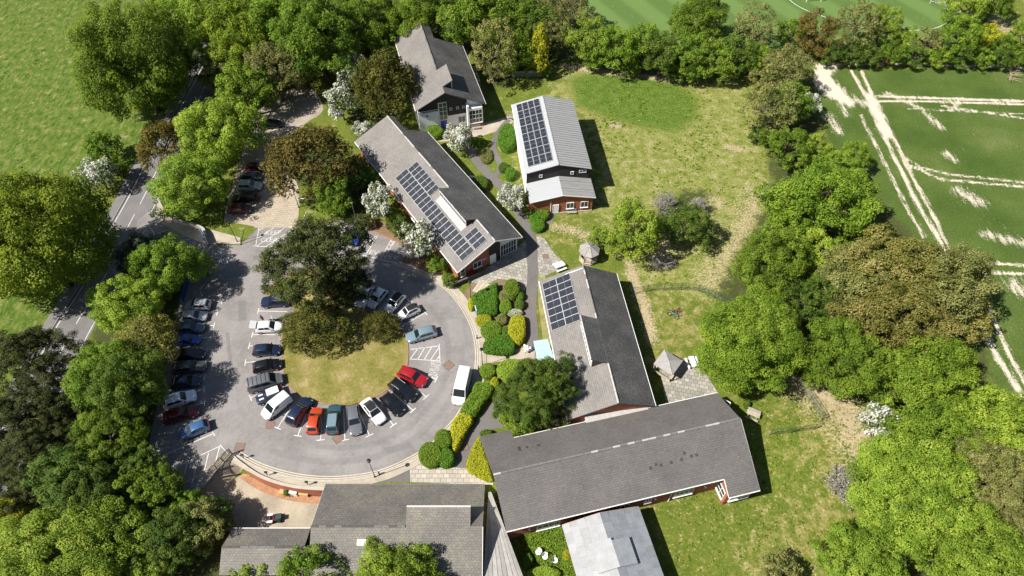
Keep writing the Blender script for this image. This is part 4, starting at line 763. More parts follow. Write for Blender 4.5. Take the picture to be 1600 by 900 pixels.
def crown_template(kind, v):
    """returns (foliage mesh, trunk mesh, radius, height); crown centre lies at .58 of the height"""
    key=(kind,v)
    if key in CROWNS: return CROWNS[key]
    r=np.random.default_rng(hash_(kind)*97+v*13+5)
    if kind in ('huge','big','mid','small','airy'):
        Rr,H,n1,n2,leaf,dens={'huge':(11,20,34,560,.31,15),'big':(7,13,22,320,.27,19),'mid':(4.5,9,17,190,.24,25),'small':(2.3,4.4,11,90,.21,36),'airy':(4.5,9.5,20,150,.25,17)}[kind]
        cz=H*.53; hz=H-cz; ga=math.pi*(3-5**.5); L1=[];R1=[]
        for k in range(n1):
            z=1-1.72*(k+.5)/n1; a=k*ga+r.uniform(-.3,.3); rr=math.sqrt(max(0,1-z*z)); f=r.uniform(.50,.76); irr=1+.14*math.sin(2*a+v)+.12*math.sin(3*a+2*v)
            L1.append((math.cos(a)*rr*Rr*f*irr,math.sin(a)*rr*Rr*f*irr,cz+z*hz*f*r.uniform(.9,1.12))); R1.append(Rr*r.uniform(.26,.40))
        L1=np.array(L1+[(0,0,cz)]);R1=np.array(R1+[Rr*.55]); B=[];Rb=[]
        while len(B)<n2:
            i=r.integers(len(L1)-1); d=unit(1,r)[0]; p=L1[i]+d*R1[i]*np.array([1,1,hz/Rr])*r.uniform(.75,1.02)
            if p[2]<.05*H: continue
            q=np.linalg.norm((p-L1)/np.array([1,1,max(.8,hz/Rr)]),axis=1)/R1
            if (np.delete(q,i)<.72).any(): continue
            B.append(p); Rb.append(Rr*(r.uniform(.065,.165) if kind not in('airy','small') else r.uniform(.08,.13) if kind=='airy' else r.uniform(.13,.2)))
        P,N,T=blob_leaves(np.array(B),np.array(Rb),dens,leaf,.66,r,(.62,1.12),.45,.5,.85,.62,-.75); m=leaf_mesh('foliage',P,N,leaf,.66,T,r,LM['green'])
        t=trunk_mesh('trunk',H,cz,Rr,.05*Rr+.08,r,BARK)
    elif kind=='pine':
        Rr,H=6.5,13; cz=H*.62; B=[];Rb=[]
        for k in range(420):
            a=r.uniform(0,2*math.pi); q=math.sqrt(r.uniform(.0,1)); irr=1+.2*math.sin(2*a+v)+.15*math.sin(5*a)
            z=cz+(H-cz)*(1-q**2)*r.uniform(.1,1)+r.uniform(-.24,.06)*H*(q*.6+.4); B.append((math.cos(a)*q*Rr*irr*.92,math.sin(a)*q*Rr*irr*.92,z)); Rb.append(r.uniform(.42,.8))
        P,N,T=blob_leaves(np.array(B),np.array(Rb),34,.34,.3,r,(.35,1.1),.5,.7,.7,.5,-.3); m=leaf_mesh('foliage',P,N,.30,.34,T,r,LM['pine']); t=trunk_mesh('trunk',H,cz,Rr,.34,r,BARKP,14)
    elif kind=='yew':
        Rr,H=4.2,8; cz=H*.5; B=[];Rb=[]
        for k in range(130):
            d=unit(1,r)[0]; d[2]=abs(d[2])*1.1-.35; f=r.uniform(.62,.98)
            B.append((d[0]*Rr*f,d[1]*Rr*f,cz+d[2]*(H-cz)*f)); Rb.append(r.uniform(.45,.85))
        B.append((0,0,cz));Rb.append(2.6)
        P,N,T=blob_leaves(np.array(B),np.array(Rb),22,.34,.3,r,(.5,1.15),.3,.6,1.25,.6,-.5); m=leaf_mesh('foliage',P,N,.38,.30,T,r,LM['yew']); t=trunk_mesh('trunk',H,cz,Rr,.26,r,BARK)
    elif kind=='may':
        Rr,H=2.7,5.2; cz=H*.56; B=[];Rb=[]
        for k in range(46):
            d=unit(1,r)[0]; d[2]=d[2]*.8+.15; f=r.uniform(.5,.95); B.append((d[0]*Rr*f,d[1]*Rr*f,cz+d[2]*(H-cz)*f)); Rb.append(r.uniform(.35,.72))
        B.append((0,0,cz));Rb.append(1.4)
        P,N,T=blob_leaves(np.array(B),np.array(Rb),26,.26,.75,r,(.7,1.1)); T=np.clip(T+r.normal(.05,.2,len(T)),0,1); m=leaf_mesh('foliage',P,N,.27,.75,T,r,LM['may']); t=trunk_mesh('trunk',H,cz,Rr,.13,r,BARK)
    elif kind=='cypress':
        Rr,H=1.6,6.5; cz=H*.5; B=[];Rb=[]
        for k in range(60):
            z=r.uniform(.04,.97); w=Rr*math.sin(math.pi*min(1,z*.75+.22))**.8*(1-z*.35); a=r.uniform(0,6.28); B.append((math.cos(a)*w*.75,math.sin(a)*w*.75,z*H)); Rb.append(r.uniform(.28,.5))
        P,N,T=blob_leaves(np.array(B),np.array(Rb),45,.25,.5,r,(.6,1.12),.5,.5,1.3); m=leaf_mesh('foliage',P,N,.25,.5,T,r,LM['yellow']); t=trunk_mesh('trunk',H,cz,Rr*.4,.12,r,BARK,4)
    elif kind=='twig':
        Rr,H=2.4,4.2; cz=H*.5; P=[];N=[];L=[]
        mb=MB()
        for k in range(110):
            a=r.uniform(0,6.28); el=r.uniform(.15,1.4); s=Vector((r.normal(0,.2),r.normal(0,.2),.1)); d=Vector((math.cos(a)*math.cos(el)*Rr,math.sin(a)*math.cos(el)*Rr,math.sin(el)*H*.95)); e=s+d*r.uniform(.75,1.05)
            mid=s.lerp(e,.55)+Vector((r.normal(0,.15),r.normal(0,.15),.25)); mb.tube([s,mid,e],[.05,.03,.010],4,False)
            for q in range(9):
                f=r.uniform(.4,1); p=s.lerp(mid,f*2) if f<.5 else mid.lerp(e,f*2-1); dd=Vector(unit(1,r)[0])*.5; dd.z=abs(dd.z)*.7; mb.tube([p,p+dd*r.uniform(.6,1.2)],[.016,.008],3,False)
                for _ in range(3): P.append(np.array(p+dd*r.uniform(.3,1.1))); N.append(unit(1,r)[0])
        P=np.array(P);N=np.array(N); m=leaf_mesh('foliage',P,N,.20,.4,r.random(len(P)),r,LM['twig']); t=me('branches',mb.v,mb.f,TWIGB)
    CROWNS[key]=(m,t,Rr,H); return CROWNS[key]
def hash_(s): return sum((i+1)*ord(c) for i,c in enumerate(s))%1000
_VAR={}
def tree(species, kind, px, py, rpx, label, ry=None, hf=None, name=None, cat='tree', group=None, z0=None):
    """crown centre seen at (px,py), crown radius in pixels; hf = height as multiple of the crown radius"""
    v=_VAR.get(kind,0); _VAR[kind]=v+1
    m,t,Rr,H=crown_template(kind, v%{'huge':2,'big':4,'mid':4,'small':3,'airy':2,'pine':2,'yew':2,'may':3,'cypress':1,'twig':2}[kind])
    rad=1.03*rpx/PXM(px,py,4); hh=H*rad/Rr*(hf or 1.0); zc=hh*.53
    g0=G(px,py); zt=g0.z if z0 is None else z0
    p=G(px,py,zt+zc); o=thing(name or {'pine':'pine_tree','yew':'yew_tree','may':'hawthorn_tree','cypress':'cypress_tree','twig':'bare_shrub'}.get(kind,'broadleaf_tree'),label,cat,(p.x,p.y,float(terrain(p.x,p.y)) if z0 is None else z0),random.uniform(0,6.28),group)
    s=rad/Rr; o.scale=(s,s*((ry/rpx) if ry else 1),hh/H) if not ry else (s,s,hh/H)
    if ry:
        f=ry/rpx; o.rotation_euler=(0,0,random.choice((0,math.pi))); o.scale=(s,s*f,hh/H*max(.75,min(1.25,f)))
    inst('foliage',m,o,mat=LM[species]); inst('branches' if kind=='twig' else 'trunk',t,o)
    return o
TG='trees of the woodland belts'
TREES=[
# top left, along the road
('green','huge',214,106,72,'huge round beech left of the shaded road at the top',84,1.05),
('beech','huge',50,374,102,'largest yellow-green tree, cut by the left edge of the photo',104,1.05),
('green','small',158,228,27,'small green tree standing just above the dull hawthorn by the road',None,1.1),
('may','may',152,270,34,'dull half-faded hawthorn by the roadside left of the bend',30),
('green','small',185,262,18,'dark green bush between the dull hawthorn and the shaded road'),
('rust','yew',258,232,36,'rusty brown yew beside the road bend',44),
('lime','big',297,287,57,'bright lime tree overhanging the entrance pavement',58,.92),
('lime','big',347,207,58,'tall yellow-green tree behind the lime tree at the entrance',62,.98),
('green','mid',382,140,44,'mid green tree above the row of shaded parked cars'),
('green','mid',318,92,38,'green tree closing over the road below the top belt'),
('olive','mid',345,118,38,'olive tree on the road verge below the top belt'),
('green','mid',262,14,38,'green tree touching the top edge near the big round beech'),
('lime','big',318,24,56,'bright tree at the top edge above the shaded road'),
('beech','big',384,32,62,'broad beech at the top edge in the left belt'),
('beech','big',372,88,50,'fine leaved beech below the broad one of the left belt'),
('green','big',455,40,62,'deep green tree at the top edge left of the small clearing'),
('olive','mid',428,112,46,'dull olive tree at the head of the gravel clearing'),
('green','big',498,72,58,'rounded green tree overlooking the gravel clearing',66),
('lime','mid',520,18,48,'bright green tree at the top edge between two deep green ones'),
('green','big',562,44,52,'deep green tree left of the far brick house'),
('green','mid',598,72,32,'low green tree on the shaded grass north west of the white gabled house'),
('may','may',549,118,25,'upright white hawthorn on the left of the dark yew',36),
('may','may',533,166,25,'white speckled hawthorn below the upright white one',34),
('may','may',568,198,20,'low white hawthorn squeezed between yew and hall roof',15),
('yew','yew',600,138,50,'big dark yew beside the white gabled house',58),
('rust','yew',484,240,70,'broad brownish yew above the block paved drive',60),
('green','mid',519,305,30,'fresh green tree below the broad brownish yew',44),
('dark','small',553,275,26,'dark bush in the corner by the long hall'),
('dark','small',536,318,20,'dark shrub tucked behind the fresh green tree'),
('green','small',588,276,15,'small leafy shrub against the long hall roof'),
('may','may',593,320,25,'white hawthorn beside the middle of the long hall',34),
('may','may',653,383,29,'biggest white hawthorn, standing by the electric car bays',36),
('dark','small',622,350,19,'dark bush between the two white hawthorns of the long hall'),
('green','small',613,337,15,'light shrub behind the white hawthorn at the hall wall'),
('green','small',683,414,16,'leafy shrub at the near left corner of the long hall'),
('green','small',701,437,12,'low bright shrub nearest the brick gable of the long hall'),
('olive','small',570,345,14,'olive shrub at the head of the electric car bays'),
# top centre
('green','big',640,40,44,'bright green tree touching the far end of the white gabled house'),
('dark','big',705,8,54,'dark green tree at the top edge behind the white gabled house'),
('may','may',697,52,22,'white blossom tree right behind the white gabled house'),
('green','big',742,22,56,'full green tree at the top edge right of the blossom tree'),
('olive','airy',771,88,38,'airy light tree right of the white gabled house',52),
('green','big',796,30,46,'green tree at the top edge above the airy light one'),
('green','mid',806,84,32,'mid green tree between airy light tree and golden cypress'),
('yellow','cypress',843,84,16,'golden cypress at the grey garden fence',30),
('green','small',850,108,15,'pale green bush at the foot of the golden cypress'),
('dark','mid',832,40,40,'dark tree behind the golden cypress'),
('olive','airy',886,14,36,'tall brownish half-bare tree at the top edge by the pitch',44),
('olive','mid',868,58,30,'olive tree where the long hedge begins'),
('lime','mid',921,64,38,'yellow-green first tree of the hedge along the pitch'),
('green','mid',962,78,38,'green second tree of the hedge along the pitch'),
('green','mid',1002,72,36,'green third tree of the hedge along the pitch'),
('dark','mid',1036,84,36,'dark fourth tree of the hedge along the pitch'),
('green','big',1095,28,47,'tall bright tree rising above the hedge along the pitch',44),
('green','mid',1078,88,38,'green fifth tree of the hedge along the pitch'),
('lime','mid',1116,94,34,'yellow-green sixth tree of the hedge along the pitch'),
('dark','mid',1150,84,34,'dark seventh tree of the hedge along the pitch'),
('olive','airy',1181,42,36,'grey-green half-bare tree above the hedge right of the tall bright tree'),
('lime','mid',1183,96,26,'golden green tree at the end of the hedge along the pitch'),
('green','small',985,103,18,'low bush at the foot of the pitch hedge above the lush ellipse'),
('dark','small',1060,112,18,'dark low bush at the foot of the pitch hedge'),
('green','small',925,97,16,'low bush at the left foot of the pitch hedge'),
# top right row
('rust','mid',1273,54,33,'dark bronze tree at the left end of the field hedge',36),
('green','small',1240,50,24,'light green bush left of the dark bronze tree'),
('olive','airy',1338,42,37,'greyish half-bare tree beside the dark bronze tree',42),
('lime','mid',1378,46,28,'lime green tree below the pitch centre',34),
('lime','small',1418,62,22,'small yellow-green tree right of the lime green one'),
('olive','small',1450,68,26,'olive bush in the middle of the field hedge'),
('green','mid',1500,56,36,'green tree with pale blossom patches in the field hedge'),
('yellow','small',1541,56,22,'yellow bush in the field hedge near the far path'),
('green','small',1571,72,21,'green bush near the right end of the field hedge'),
('lime','mid',1602,58,28,'bright tree at the right edge end of the field hedge'),
('lime','mid',1514,4,36,'bright tree on the playing field at the top right'),
('green','mid',1556,2,30,'second tree on the playing field in the top right corner'),
('dark','small',1300,86,19,'low dark hedge bush under the bronze tree'),
('dark','small',1330,84,20,'low dark hedge bush under the greyish tree'),
('dark','small',1362,86,20,'low dark hedge bush above the brown bale'),
('green','small',1395,84,20,'low green hedge bush just right of the brown bale'),
('dark','small',1430,86,20,'low dark hedge bush under the small yellow-green tree'),
('green','small',1465,88,20,'low green hedge bush below the olive bush'),
('dark','small',1500,88,20,'low dark hedge bush under the blossom patched tree'),
('green','small',1534,90,19,'low green hedge bush under the yellow bush'),
('dark','small',1566,92,19,'low dark hedge bush beside the felled branches'),
('green','small',1598,94,19,'low green hedge bush at the right edge'),
# right belt
('olive','mid',1228,112,42,'pale olive tree at the top of the right belt'),
('olive','airy',1205,168,46,'half-bare greyish tree on the inner side of the right belt',44),
('green','mid',1238,166,36,'green tree by the chalk corner of the field'),
('may','may',1266,166,15,'small white blossom tree at the chalk corner of the field',22),
('green','mid',1232,228,36,'green tree in the neck of the right belt'),
('dark','small',1190,212,18,'dark bush at the left rim of the right belt'),
('lime','mid',1272,236,28,'light green tree at the narrow point of the right belt'),
('green','mid',1332,246,28,'green tree leaning out to the chalk tracks'),
('green','big',1292,306,80,'big bright green tree in the middle of the right belt',70),
('green','mid',1348,368,38,'green tree squeezed between the big bright one and the bronze group'),
('lime','mid',1318,264,32,'lime tree above the big bright one of the right belt'),
('green','mid',1236,356,42,'round green tree below left of the big bright one'),
('green','big',1206,414,58,'broad green tree at the inner edge of the right belt'),
('lime','mid',1270,400,42,'light green tree between broad green and big bronze trees'),
('green','huge',1172,532,80,'largest green tree beside the picnic patio',76),
('bronze','big',1398,412,80,'highest bronze flowering tree beside the crop field',62,1.2),
('olive','big',1474,446,76,'olive bronze tree at the right of the bronze group',70,1.15),
('bronze','big',1412,486,82,'central bronze tree of the group beside the crop field',66,1.1),
('dark','mid',1268,472,42,'dark green tree left of the bronze group'),
('olive','big',1338,436,60,'olive bronze tree at the left of the bronze group'),
('green','big',1320,560,64,'green tree below the bronze group'),
('green','big',1462,574,76,'wide green tree under the right side of the bronze group',62),
('lime','mid',1400,594,52,'yellowish green tree at the belt bottom left of the wide green one'),
('bronze','mid',1500,500,46,'bronze tree at the field edge near the cart tracks'),
('green','mid',1272,572,38,'green tree at the end of the wire fence'),
# lower right
('may','may',1378,652,34,'white blossom bush above the lower right belt',26,1.5),
('green','mid',1392,700,30,'dark green tree just below the white blossom bush'),
('green','big',1470,664,68,'green domed tree of the lower right belt',58),
('lime','big',1562,654,76,'bright domed tree at the right edge below the crop field',62),
('lime','huge',1425,768,88,'most vivid lime tree of the lower right belt',86),
('olive','pine',1538,738,78,'grey-green pine at the right edge',66),
('twig','twig',1322,752,32,'pale bare bush left of the vivid lime tree',36),
('olive','pine',1570,820,44,'olive pine above the bottom right corner'),
('lime','big',1342,878,62,'lime tree at the bottom edge left of the vivid one'),
('lime','big',1544,872,74,'lime tree in the bottom right corner'),
('green','mid',1462,850,46,'green tree between the two lime trees of the bottom right'),
('olive','small',1222,893,34,'low olive bush at the bottom edge of the lower lawn'),
# meadow group in the middle
('lime','mid',990,365,46,'bright tree beside the round hexagonal summerhouse',52),
('dark','mid',1072,352,38,'dark green tree in the rough meadow'),
('twig','twig',1040,316,23,'pale bare bush above the pair of meadow trees'),
('twig','twig',1092,320,18,'thin bare bush right of the dark meadow tree'),
('lime','small',934,369,18,'small bush left of the bright meadow tree'),
('twig','twig',1036,404,22,'grey dead branches below the pair of meadow trees',14),
# left belt between road and car park
('blue','pine',226,402,34,'blue-grey conifer top behind the entrance tree',36,1.3),
('green','big',258,416,50,'green tree overhanging the car park entrance corner',50,1.1),
('lime','big',196,474,56,'light green tree reaching over the road',50),
('bronze','yew',230,530,48,'bronze conifer left of the shaded car row',46),
('green','big',160,592,58,'green tree between road and the shaded car row'),
('dark','big',204,606,54,'dark green tree shading the middle of the car row',60,1.15),
('pine','pine',48,560,68,'dark pine hanging over the road',60,1.05),
('pine','pine',20,654,72,'dark pine at the left edge below the first pine',60),
('pine','pine',96,655,50,'grey-green pine near the road verge'),
('green','big',172,682,54,'fresh green tree below the shaded car row'),
('dark','big',104,738,70,'dark tree in the shade of the left belt',50),
('pine','pine',26,756,60,'darkest pine at the left edge',46),
('dark','mid',214,726,38,'dark bush tree at the end of the car row'),
('green','mid',252,758,36,'green tree beside the slatted wooden gate'),
('lime','airy',317,414,21,'thin young tree at the entrance with a feathery shadow',24,1.25),
# bottom left
('lime','huge',62,846,102,'sunlit lime green tree in the bottom left corner',72),
('green','big',168,828,72,'green tree right of the sunlit corner tree',62),
('yellow','mid',8,808,40,'yellow leaved tree at the left edge near the bottom'),
('dark','big',268,842,56,'dark green tree left of the low tiled wing'),
('olive','mid',312,822,44,'olive tree beside the sunken yard'),
('lime','mid',242,896,36,'lime bush at the bottom edge of the left wood'),
('green','mid',474,906,56,'green tree in front of the low tiled wing'),
('lime','small',392,906,30,'lime bush at the bottom edge under the low tiled wing'),
('lime','big',624,908,68,'lime green tree in front of the raised roof section'),
('green','small',694,906,30,'green bush at the bottom edge near the boarded walkway'),
('olive','small',779,890,14,'small olive bush beside the boarded walkway'),
('green','small',552,910,30,'green bush at the bottom edge between two trees of the low wing'),
('dark','mid',336,806,32,'dark tree at the corner of the sunken yard'),
('green','mid',204,776,44,'green tree behind the dark bush tree of the car row end'),
('dark','big',140,776,52,'dark tree in the middle of the bottom left wood'),
('green','mid',292,792,34,'leafy tree shading the sunken yard'),
('pine','pine',62,706,54,'dark pine in the thick of the left belt'),
('dark','big',405,2,50,'dark tree at the top edge left of the gravel clearing'),
('green','big',585,6,44,'green tree at the top edge beside the far brick house'),
('green','mid',690,24,36,'green tree between far brick house and the blossom tree'),
# island
('pine','pine',500,412,72,'great dark pine on the car park island',74,1.1),
('pine','pine',536,452,42,'right hand pine crown of the car park island'),
('yew','yew',492,503,58,'broad dark yew at the foot of the great pine',44,.8),
('yew','yew',592,505,31,'low yew bush on the island beside the white cars',27,.8),
('green','small',449,448,16,'fresh green bush at the tip of the car park island'),
# east side of the car park
('dark','pine',842,606,60,'dark pine over the corner of the east wing',56),
('green','small',812,655,32,'leafy bush at the foot of the east wing pine'),
('dark','small',786,640,18,'dark bush left of the east wing pine'),
('olive','small',868,650,26,'olive bush between pine and brick link wall'),
# garden
('may','may',718,216,26,'white blossom tree in front of the blue door',26),
('may','may',800,311,25,'white blossom tree between hall and brick annex',26),
]
for row in TREES:
    sp,kd,x,y,rp,lb=row[:6]; ry=row[6] if len(row)>6 else None; hf=row[7] if len(row)>7 else None
    tree(sp,kd,x,y,rp,lb,ry,hf,cat='shrub' if kd=='twig' or ('bush' in lb or 'shrub' in lb) else 'tree', name='shrub' if ('bush' in lb or 'shrub' in lb) and kd in('small','mid','yew','may') else None)
# ---- clipped shrubs: leaf covered rounded bodies over a footprint
def clipped(name, pts, h, species, label, z=0, leaf=.2, rnd=.35, cat='hedge', bumps=.07, px=True):
    P=PL(pts,z+h*.5) if px else pts; P=[np.array(p) for p in catmull(P,4,True)]; c=sum(P)/len(P); P=[p-c for p in P]
    r=np.random.default_rng(hash_(label)); X0=np.array([p[0] for p in P]);Y0=np.array([p[1] for p in P]); poly=[tuple(p) for p in P]
    area=.5*abs(np.dot(X0,np.roll(Y0,-1))-np.dot(Y0,np.roll(X0,-1))); per=sum(np.linalg.norm(P[i]-P[i-1]) for i in range(len(P)))
    n=int((area+per*h)*26*(.2/leaf)**2*1.6)+200
    xs=r.uniform(X0.min(),X0.max(),n*3); ys=r.uniform(Y0.min(),Y0.max(),n*3); d=sdist(xs,ys,poly); k=d>0; xs,ys,d=xs[k],ys[k],d[k]
    rd=min(rnd*1.6,h*.8); t_=np.clip(d/rd,0,1); top=h*(.45+.55*np.sqrt(1-(1-t_)**2)); top=top*(1+bumps*np.sin(xs*2.3+1)*np.sin(ys*2.7))
    P1=np.stack([xs,ys,top+r.normal(0,.06,len(xs))],-1); N1=np.stack([r.normal(0,.45,len(xs)),r.normal(0,.45,len(xs)),np.ones(len(xs))],-1)
    # sides
    ns=int(per*h*26*(.2/leaf)**2*1.8)+60; s=r.uniform(0,len(P),ns); i=s.astype(int)%len(P); f=(s%1)[:,None]; A=np.array(P); B_=np.roll(A,-1,0); q=A[i]*(1-f)+B_[i]*f
    tg=B_[i]-A[i]; nn=np.stack([tg[:,1],-tg[:,0]],-1); nn/=np.linalg.norm(nn,axis=1,keepdims=True)+1e-9
    sgn=1 if (np.dot(X0,np.roll(Y0,-1))-np.dot(Y0,np.roll(X0,-1)))>0 else -1; nn*=sgn
    zz=r.uniform(0,h*.75,ns); P2=np.concatenate([q-nn*r.uniform(-.03,.08,(ns,1)),zz[:,None]],1); N2=np.concatenate([nn,np.full((ns,1),.35)],1)+unit(ns,r)*.5
    Pp=np.concatenate([P1,P2]);N=np.concatenate([N1,N2]); N/=np.linalg.norm(N,axis=1,keepdims=True)
    m=leaf_mesh('foliage',Pp,N,leaf,.65,np.clip(r.normal(.5,.2,len(Pp)),0,1),r,LM[species])
    o=thing(name,label,cat,(c[0],c[1],z)); link(bpy.data.objects.new('foliage',m),o)
    inner=[tuple(p*.93) for p in P]; poly_prism('light_blocking_core',inner,.0,h*.62,LM['dark'],o)  # solid core added inside the leaves to block light
    mb=MB()
    for k in range(3): a=r.uniform(0,6.28); mb.tube([(0,0,-.1),(math.cos(a)*.2,math.sin(a)*.2,h*.6)],[.05,.03],5)
    mb.build('stem',BARK,o); return o
def ell(cx,cy,rx,ry,n=10): return [(cx+rx*math.cos(2*math.pi*k/n),cy+ry*math.sin(2*math.pi*k/n)) for k in range(n)]
H=clipped
H('clipped_hedge',[(737,467),(743,460),(774,444),(778,452),(778,484),(773,492),(750,493),(741,478)],1.3,'clip','large smooth clipped hedge block with a lamp shadow on it')
H('shrub',ell(736,476,5,10),.7,'yellow','thin yellow shrub squeezed between kerb and smooth hedge',cat='shrub')
H('shrub',ell(756,501,13,9),.9,'yellow','rounded yellow-green shrub below the smooth hedge block',cat='shrub')
H('shrub',ell(768,516,17,14),1.0,'green','dull green shrub between the yellow one and the bright clipped hedge',cat='shrub',bumps=.1)
H('clipped_hedge',[(755,545),(757,536),(770,530),(789,523),(800,531),(806,541),(803,551),(790,554),(760,551)],1.2,'clip','bright clipped hedge beside the concrete walk')
H('clipped_hedge',[(793,518),(799,498),(812,494),(820,499),(821.5,522),(816,536),(806,538),(797,530)],1.2,'yellow','large golden clipped hedge beside the garden path')
H('shrub',ell(800,453,13,15),1.5,'green','loose green shrub nearest the slab plaza',cat='shrub',bumps=.12)
H('shrub',ell(788,464,9,9),1.2,'olive','grey-green shrub beside the smooth hedge block',cat='shrub',bumps=.12)
H('shrub',ell(790,480,10,11),1.1,'green','dark leafy shrub in the middle of the garden bed',cat='shrub',bumps=.12)
H('topiary_ball',ell(811.5,464,7.5,6),1.0,'clip','upper of the two clipped balls by the garden path',cat='shrub')
H('topiary_ball',ell(812,477,8,7),1.0,'dark','lower darker of the two clipped balls by the garden path',cat='shrub')
H('shrub',ell(784,500,9,8),.9,'olive','pale mixed shrub above the golden clipped hedge',cat='shrub',bumps=.15)
H('shrub',ell(804,489,13,5),.8,'may','white flowering low shrub above the golden clipped hedge',cat='shrub')
H('shrub',ell(789,518,6,7),.9,'dark','small dark shrub left of the golden clipped hedge',cat='shrub')
H('hedge',[(743,600),(757,600),(770.5,606),(769,615),(755,634),(740,653),(719,646),(730,624)],1.5,'green','dark green hedge length beside the white van',bumps=.06)
H('hedge',[(719,648),(740,655),(727,679),(715,702),(708,702),(704,668)],1.4,'yellow','golden hedge length below the dark green one',bumps=.06)
H('shrub',ell(674,711,20,19),1.5,'green','broad rounded shrub at the bottom end of the kerbside hedge',cat='shrub',bumps=.06)
H('shrub',ell(693,688,14,16),1.5,'green','rounded shrub between golden hedge and the broad one',cat='shrub',bumps=.06)
H('topiary_ball',ell(697,716,14,14),1.4,'clip','tight round ball shrub at the slab pavement',cat='shrub')
H('hedge',[(743,691),(752,682),(759,712),(767,742),(766,752),(745,744),(729,732),(733,712)],1.1,'yellow','triangular yellow-green hedge against the big south wing',bumps=.08)
H('shrub',ell(760,678,10,6),.9,'dark','dark little shrub at the corner of the big south wing',cat='shrub')
H('shrub',ell(762,580,13,11),1.3,'green','green shrub at the head of the kerbside hedge',cat='shrub',bumps=.1)
H('shrub',ell(773,600,7,9),1.3,'yellow','yellow shrub between kerbside hedge and the dark pine',cat='shrub')
H('shrub',ell(800,580,24,17),1.8,'lime','big rounded lime shrub below the concrete walk',cat='shrub',bumps=.08)
H('topiary_ball',ell(793,216,15,20),1.6,'clip','large egg-shaped shrub beside the pale metal barn',cat='shrub')
H('shrub',ell(679,207,14,10),1.2,'green','round shrub under the white wall of the gabled house',cat='shrub',bumps=.08)
H('shrub',ell(750,288,14,12),1.2,'dark','dark oval shrub against the long hall',cat='shrub')
H('topiary_ball',ell(798,272,9,9),1.2,'clip','bright ball shrub where two garden paths meet',cat='shrub')
H('shrub',ell(787,262,8,7),.9,'dark','dark shrub just above the bright ball shrub',cat='shrub')
H('shrub',ell(837,338,9,10),1.2,'clip','left of the twin shrubs in front of the brick annex',cat='shrub',bumps=.08)
H('shrub',ell(849,335,10,9),1.2,'green','right of the twin shrubs in front of the brick annex',cat='shrub',bumps=.08)
H('shrub',ell(841,353,11,9),1.1,'clip','front shrub below the twin shrubs at the brick annex',cat='shrub',bumps=.08)
H('shrub',ell(746,222,13,7),.7,'green','low ground shrub right of the blossom tree by the blue door',cat='shrub')
H('shrub',ell(760,244,10,12),.5,'olive','pale low planting between the two garden paths',cat='shrub')
H('topiary_ball',ell(1167,632,5,5),.8,'dark','little round bush on the grass east of the big south wing',cat='shrub')
H('shrub',[(815,830),(850,826),(890,815),(900,850),(905,895),(880,900),(850,885),(830,870),(818,855)],.7,'green','leafy courtyard planting between the south wing and lead roofed annex',z=LOW,cat='shrub',bumps=.2)
H('shrub',ell(824,876,9,11),1.3,'dark','dark upright shrub in the courtyard corner',z=LOW,cat='shrub')
H('shrub',ell(885,868,7,8),1.0,'yellow','golden flowering bush in the courtyard',z=LOW,cat='shrub')
H('shrub',ell(850,896,26,10),1.6,'lime','bright bush at the bottom edge of the courtyard',z=LOW,cat='shrub',bumps=.15)
# ================================================================== vehicles
def paint(name,c,metal=.25,rough=.3): return plain(name,c,rough,metal,.5,.7)
PT={k:paint('car_paint_'+k,c) for k,c in dict(navy=(.012,.020,.05),black=(.008,.008,.009),white=(.72,.72,.72),silver=(.40,.41,.42),grey=(.13,.135,.145),darkgrey=(.05,.055,.062),red=(.33,.012,.018),darkred=(.10,.008,.012),orange=(.50,.055,.012),teal=(.035,.085,.105),steel=(.17,.24,.28),blue=(.012,.06,.30),midblue=(.045,.11,.24),maroon=(.075,.01,.02),slateblue=(.05,.08,.13)).items()}
TYRE=dull('tyre_rubber',(.014,.014,.014),.9,.2); RIM=plain('alloy_rim',(.42,.43,.44),.3,.8); CGLASS=NT('car_glass').set(Base_Color=(.010,.014,.018),Roughness=.05,Specular_IOR_Level=.75); TAIL=plain('tail_lamp',(.35,.008,.008),.25); HEAD=plain('head_lamp',(.22,.23,.24),.12,.3); PLW=plain('white_number_plate',(.7,.7,.68)); PLY=plain('yellow_number_plate',(.65,.48,.03)); TRIM=plain('black_trim',(.012,.012,.013),.5); RAILM=plain('roof_rail_metal',(.28,.28,.29),.5,.4)
# length, width, height, belt, bonnet front z, x of: windscreen base, roof front, roof rear, rear glass base ; wheel x front/rear
CT={'hatch':(4.05,1.74,1.48,.93,.70,.95,.25,-1.45,-1.93,1.28,-1.25),'suv':(4.50,1.86,1.66,1.05,.86,1.02,.30,-1.70,-2.12,1.38,-1.35),'estate':(4.75,1.82,1.48,.94,.72,1.05,.30,-1.85,-2.28,1.45,-1.38),
    'saloon':(4.55,1.82,1.46,.93,.70,1.02,.25,-1.05,-1.75,1.40,-1.38),'city':(3.60,1.64,1.49,.93,.74,.85,.25,-1.25,-1.70,1.15,-1.15),'mini':(3.85,1.73,1.42,.95,.78,.70,.30,-1.45,-1.82,1.25,-1.22),
    'caddy':(4.45,1.80,1.84,1.12,.85,1.35,.55,-2.08,-2.18,1.40,-1.30),'mpv':(4.92,1.92,1.96,1.15,.92,1.62,.85,-2.28,-2.40,1.55,-1.45),'van':(5.55,2.02,2.40,1.28,1.0,1.98,1.25,-2.62,-2.74,1.85,-1.55)}
CARM={}
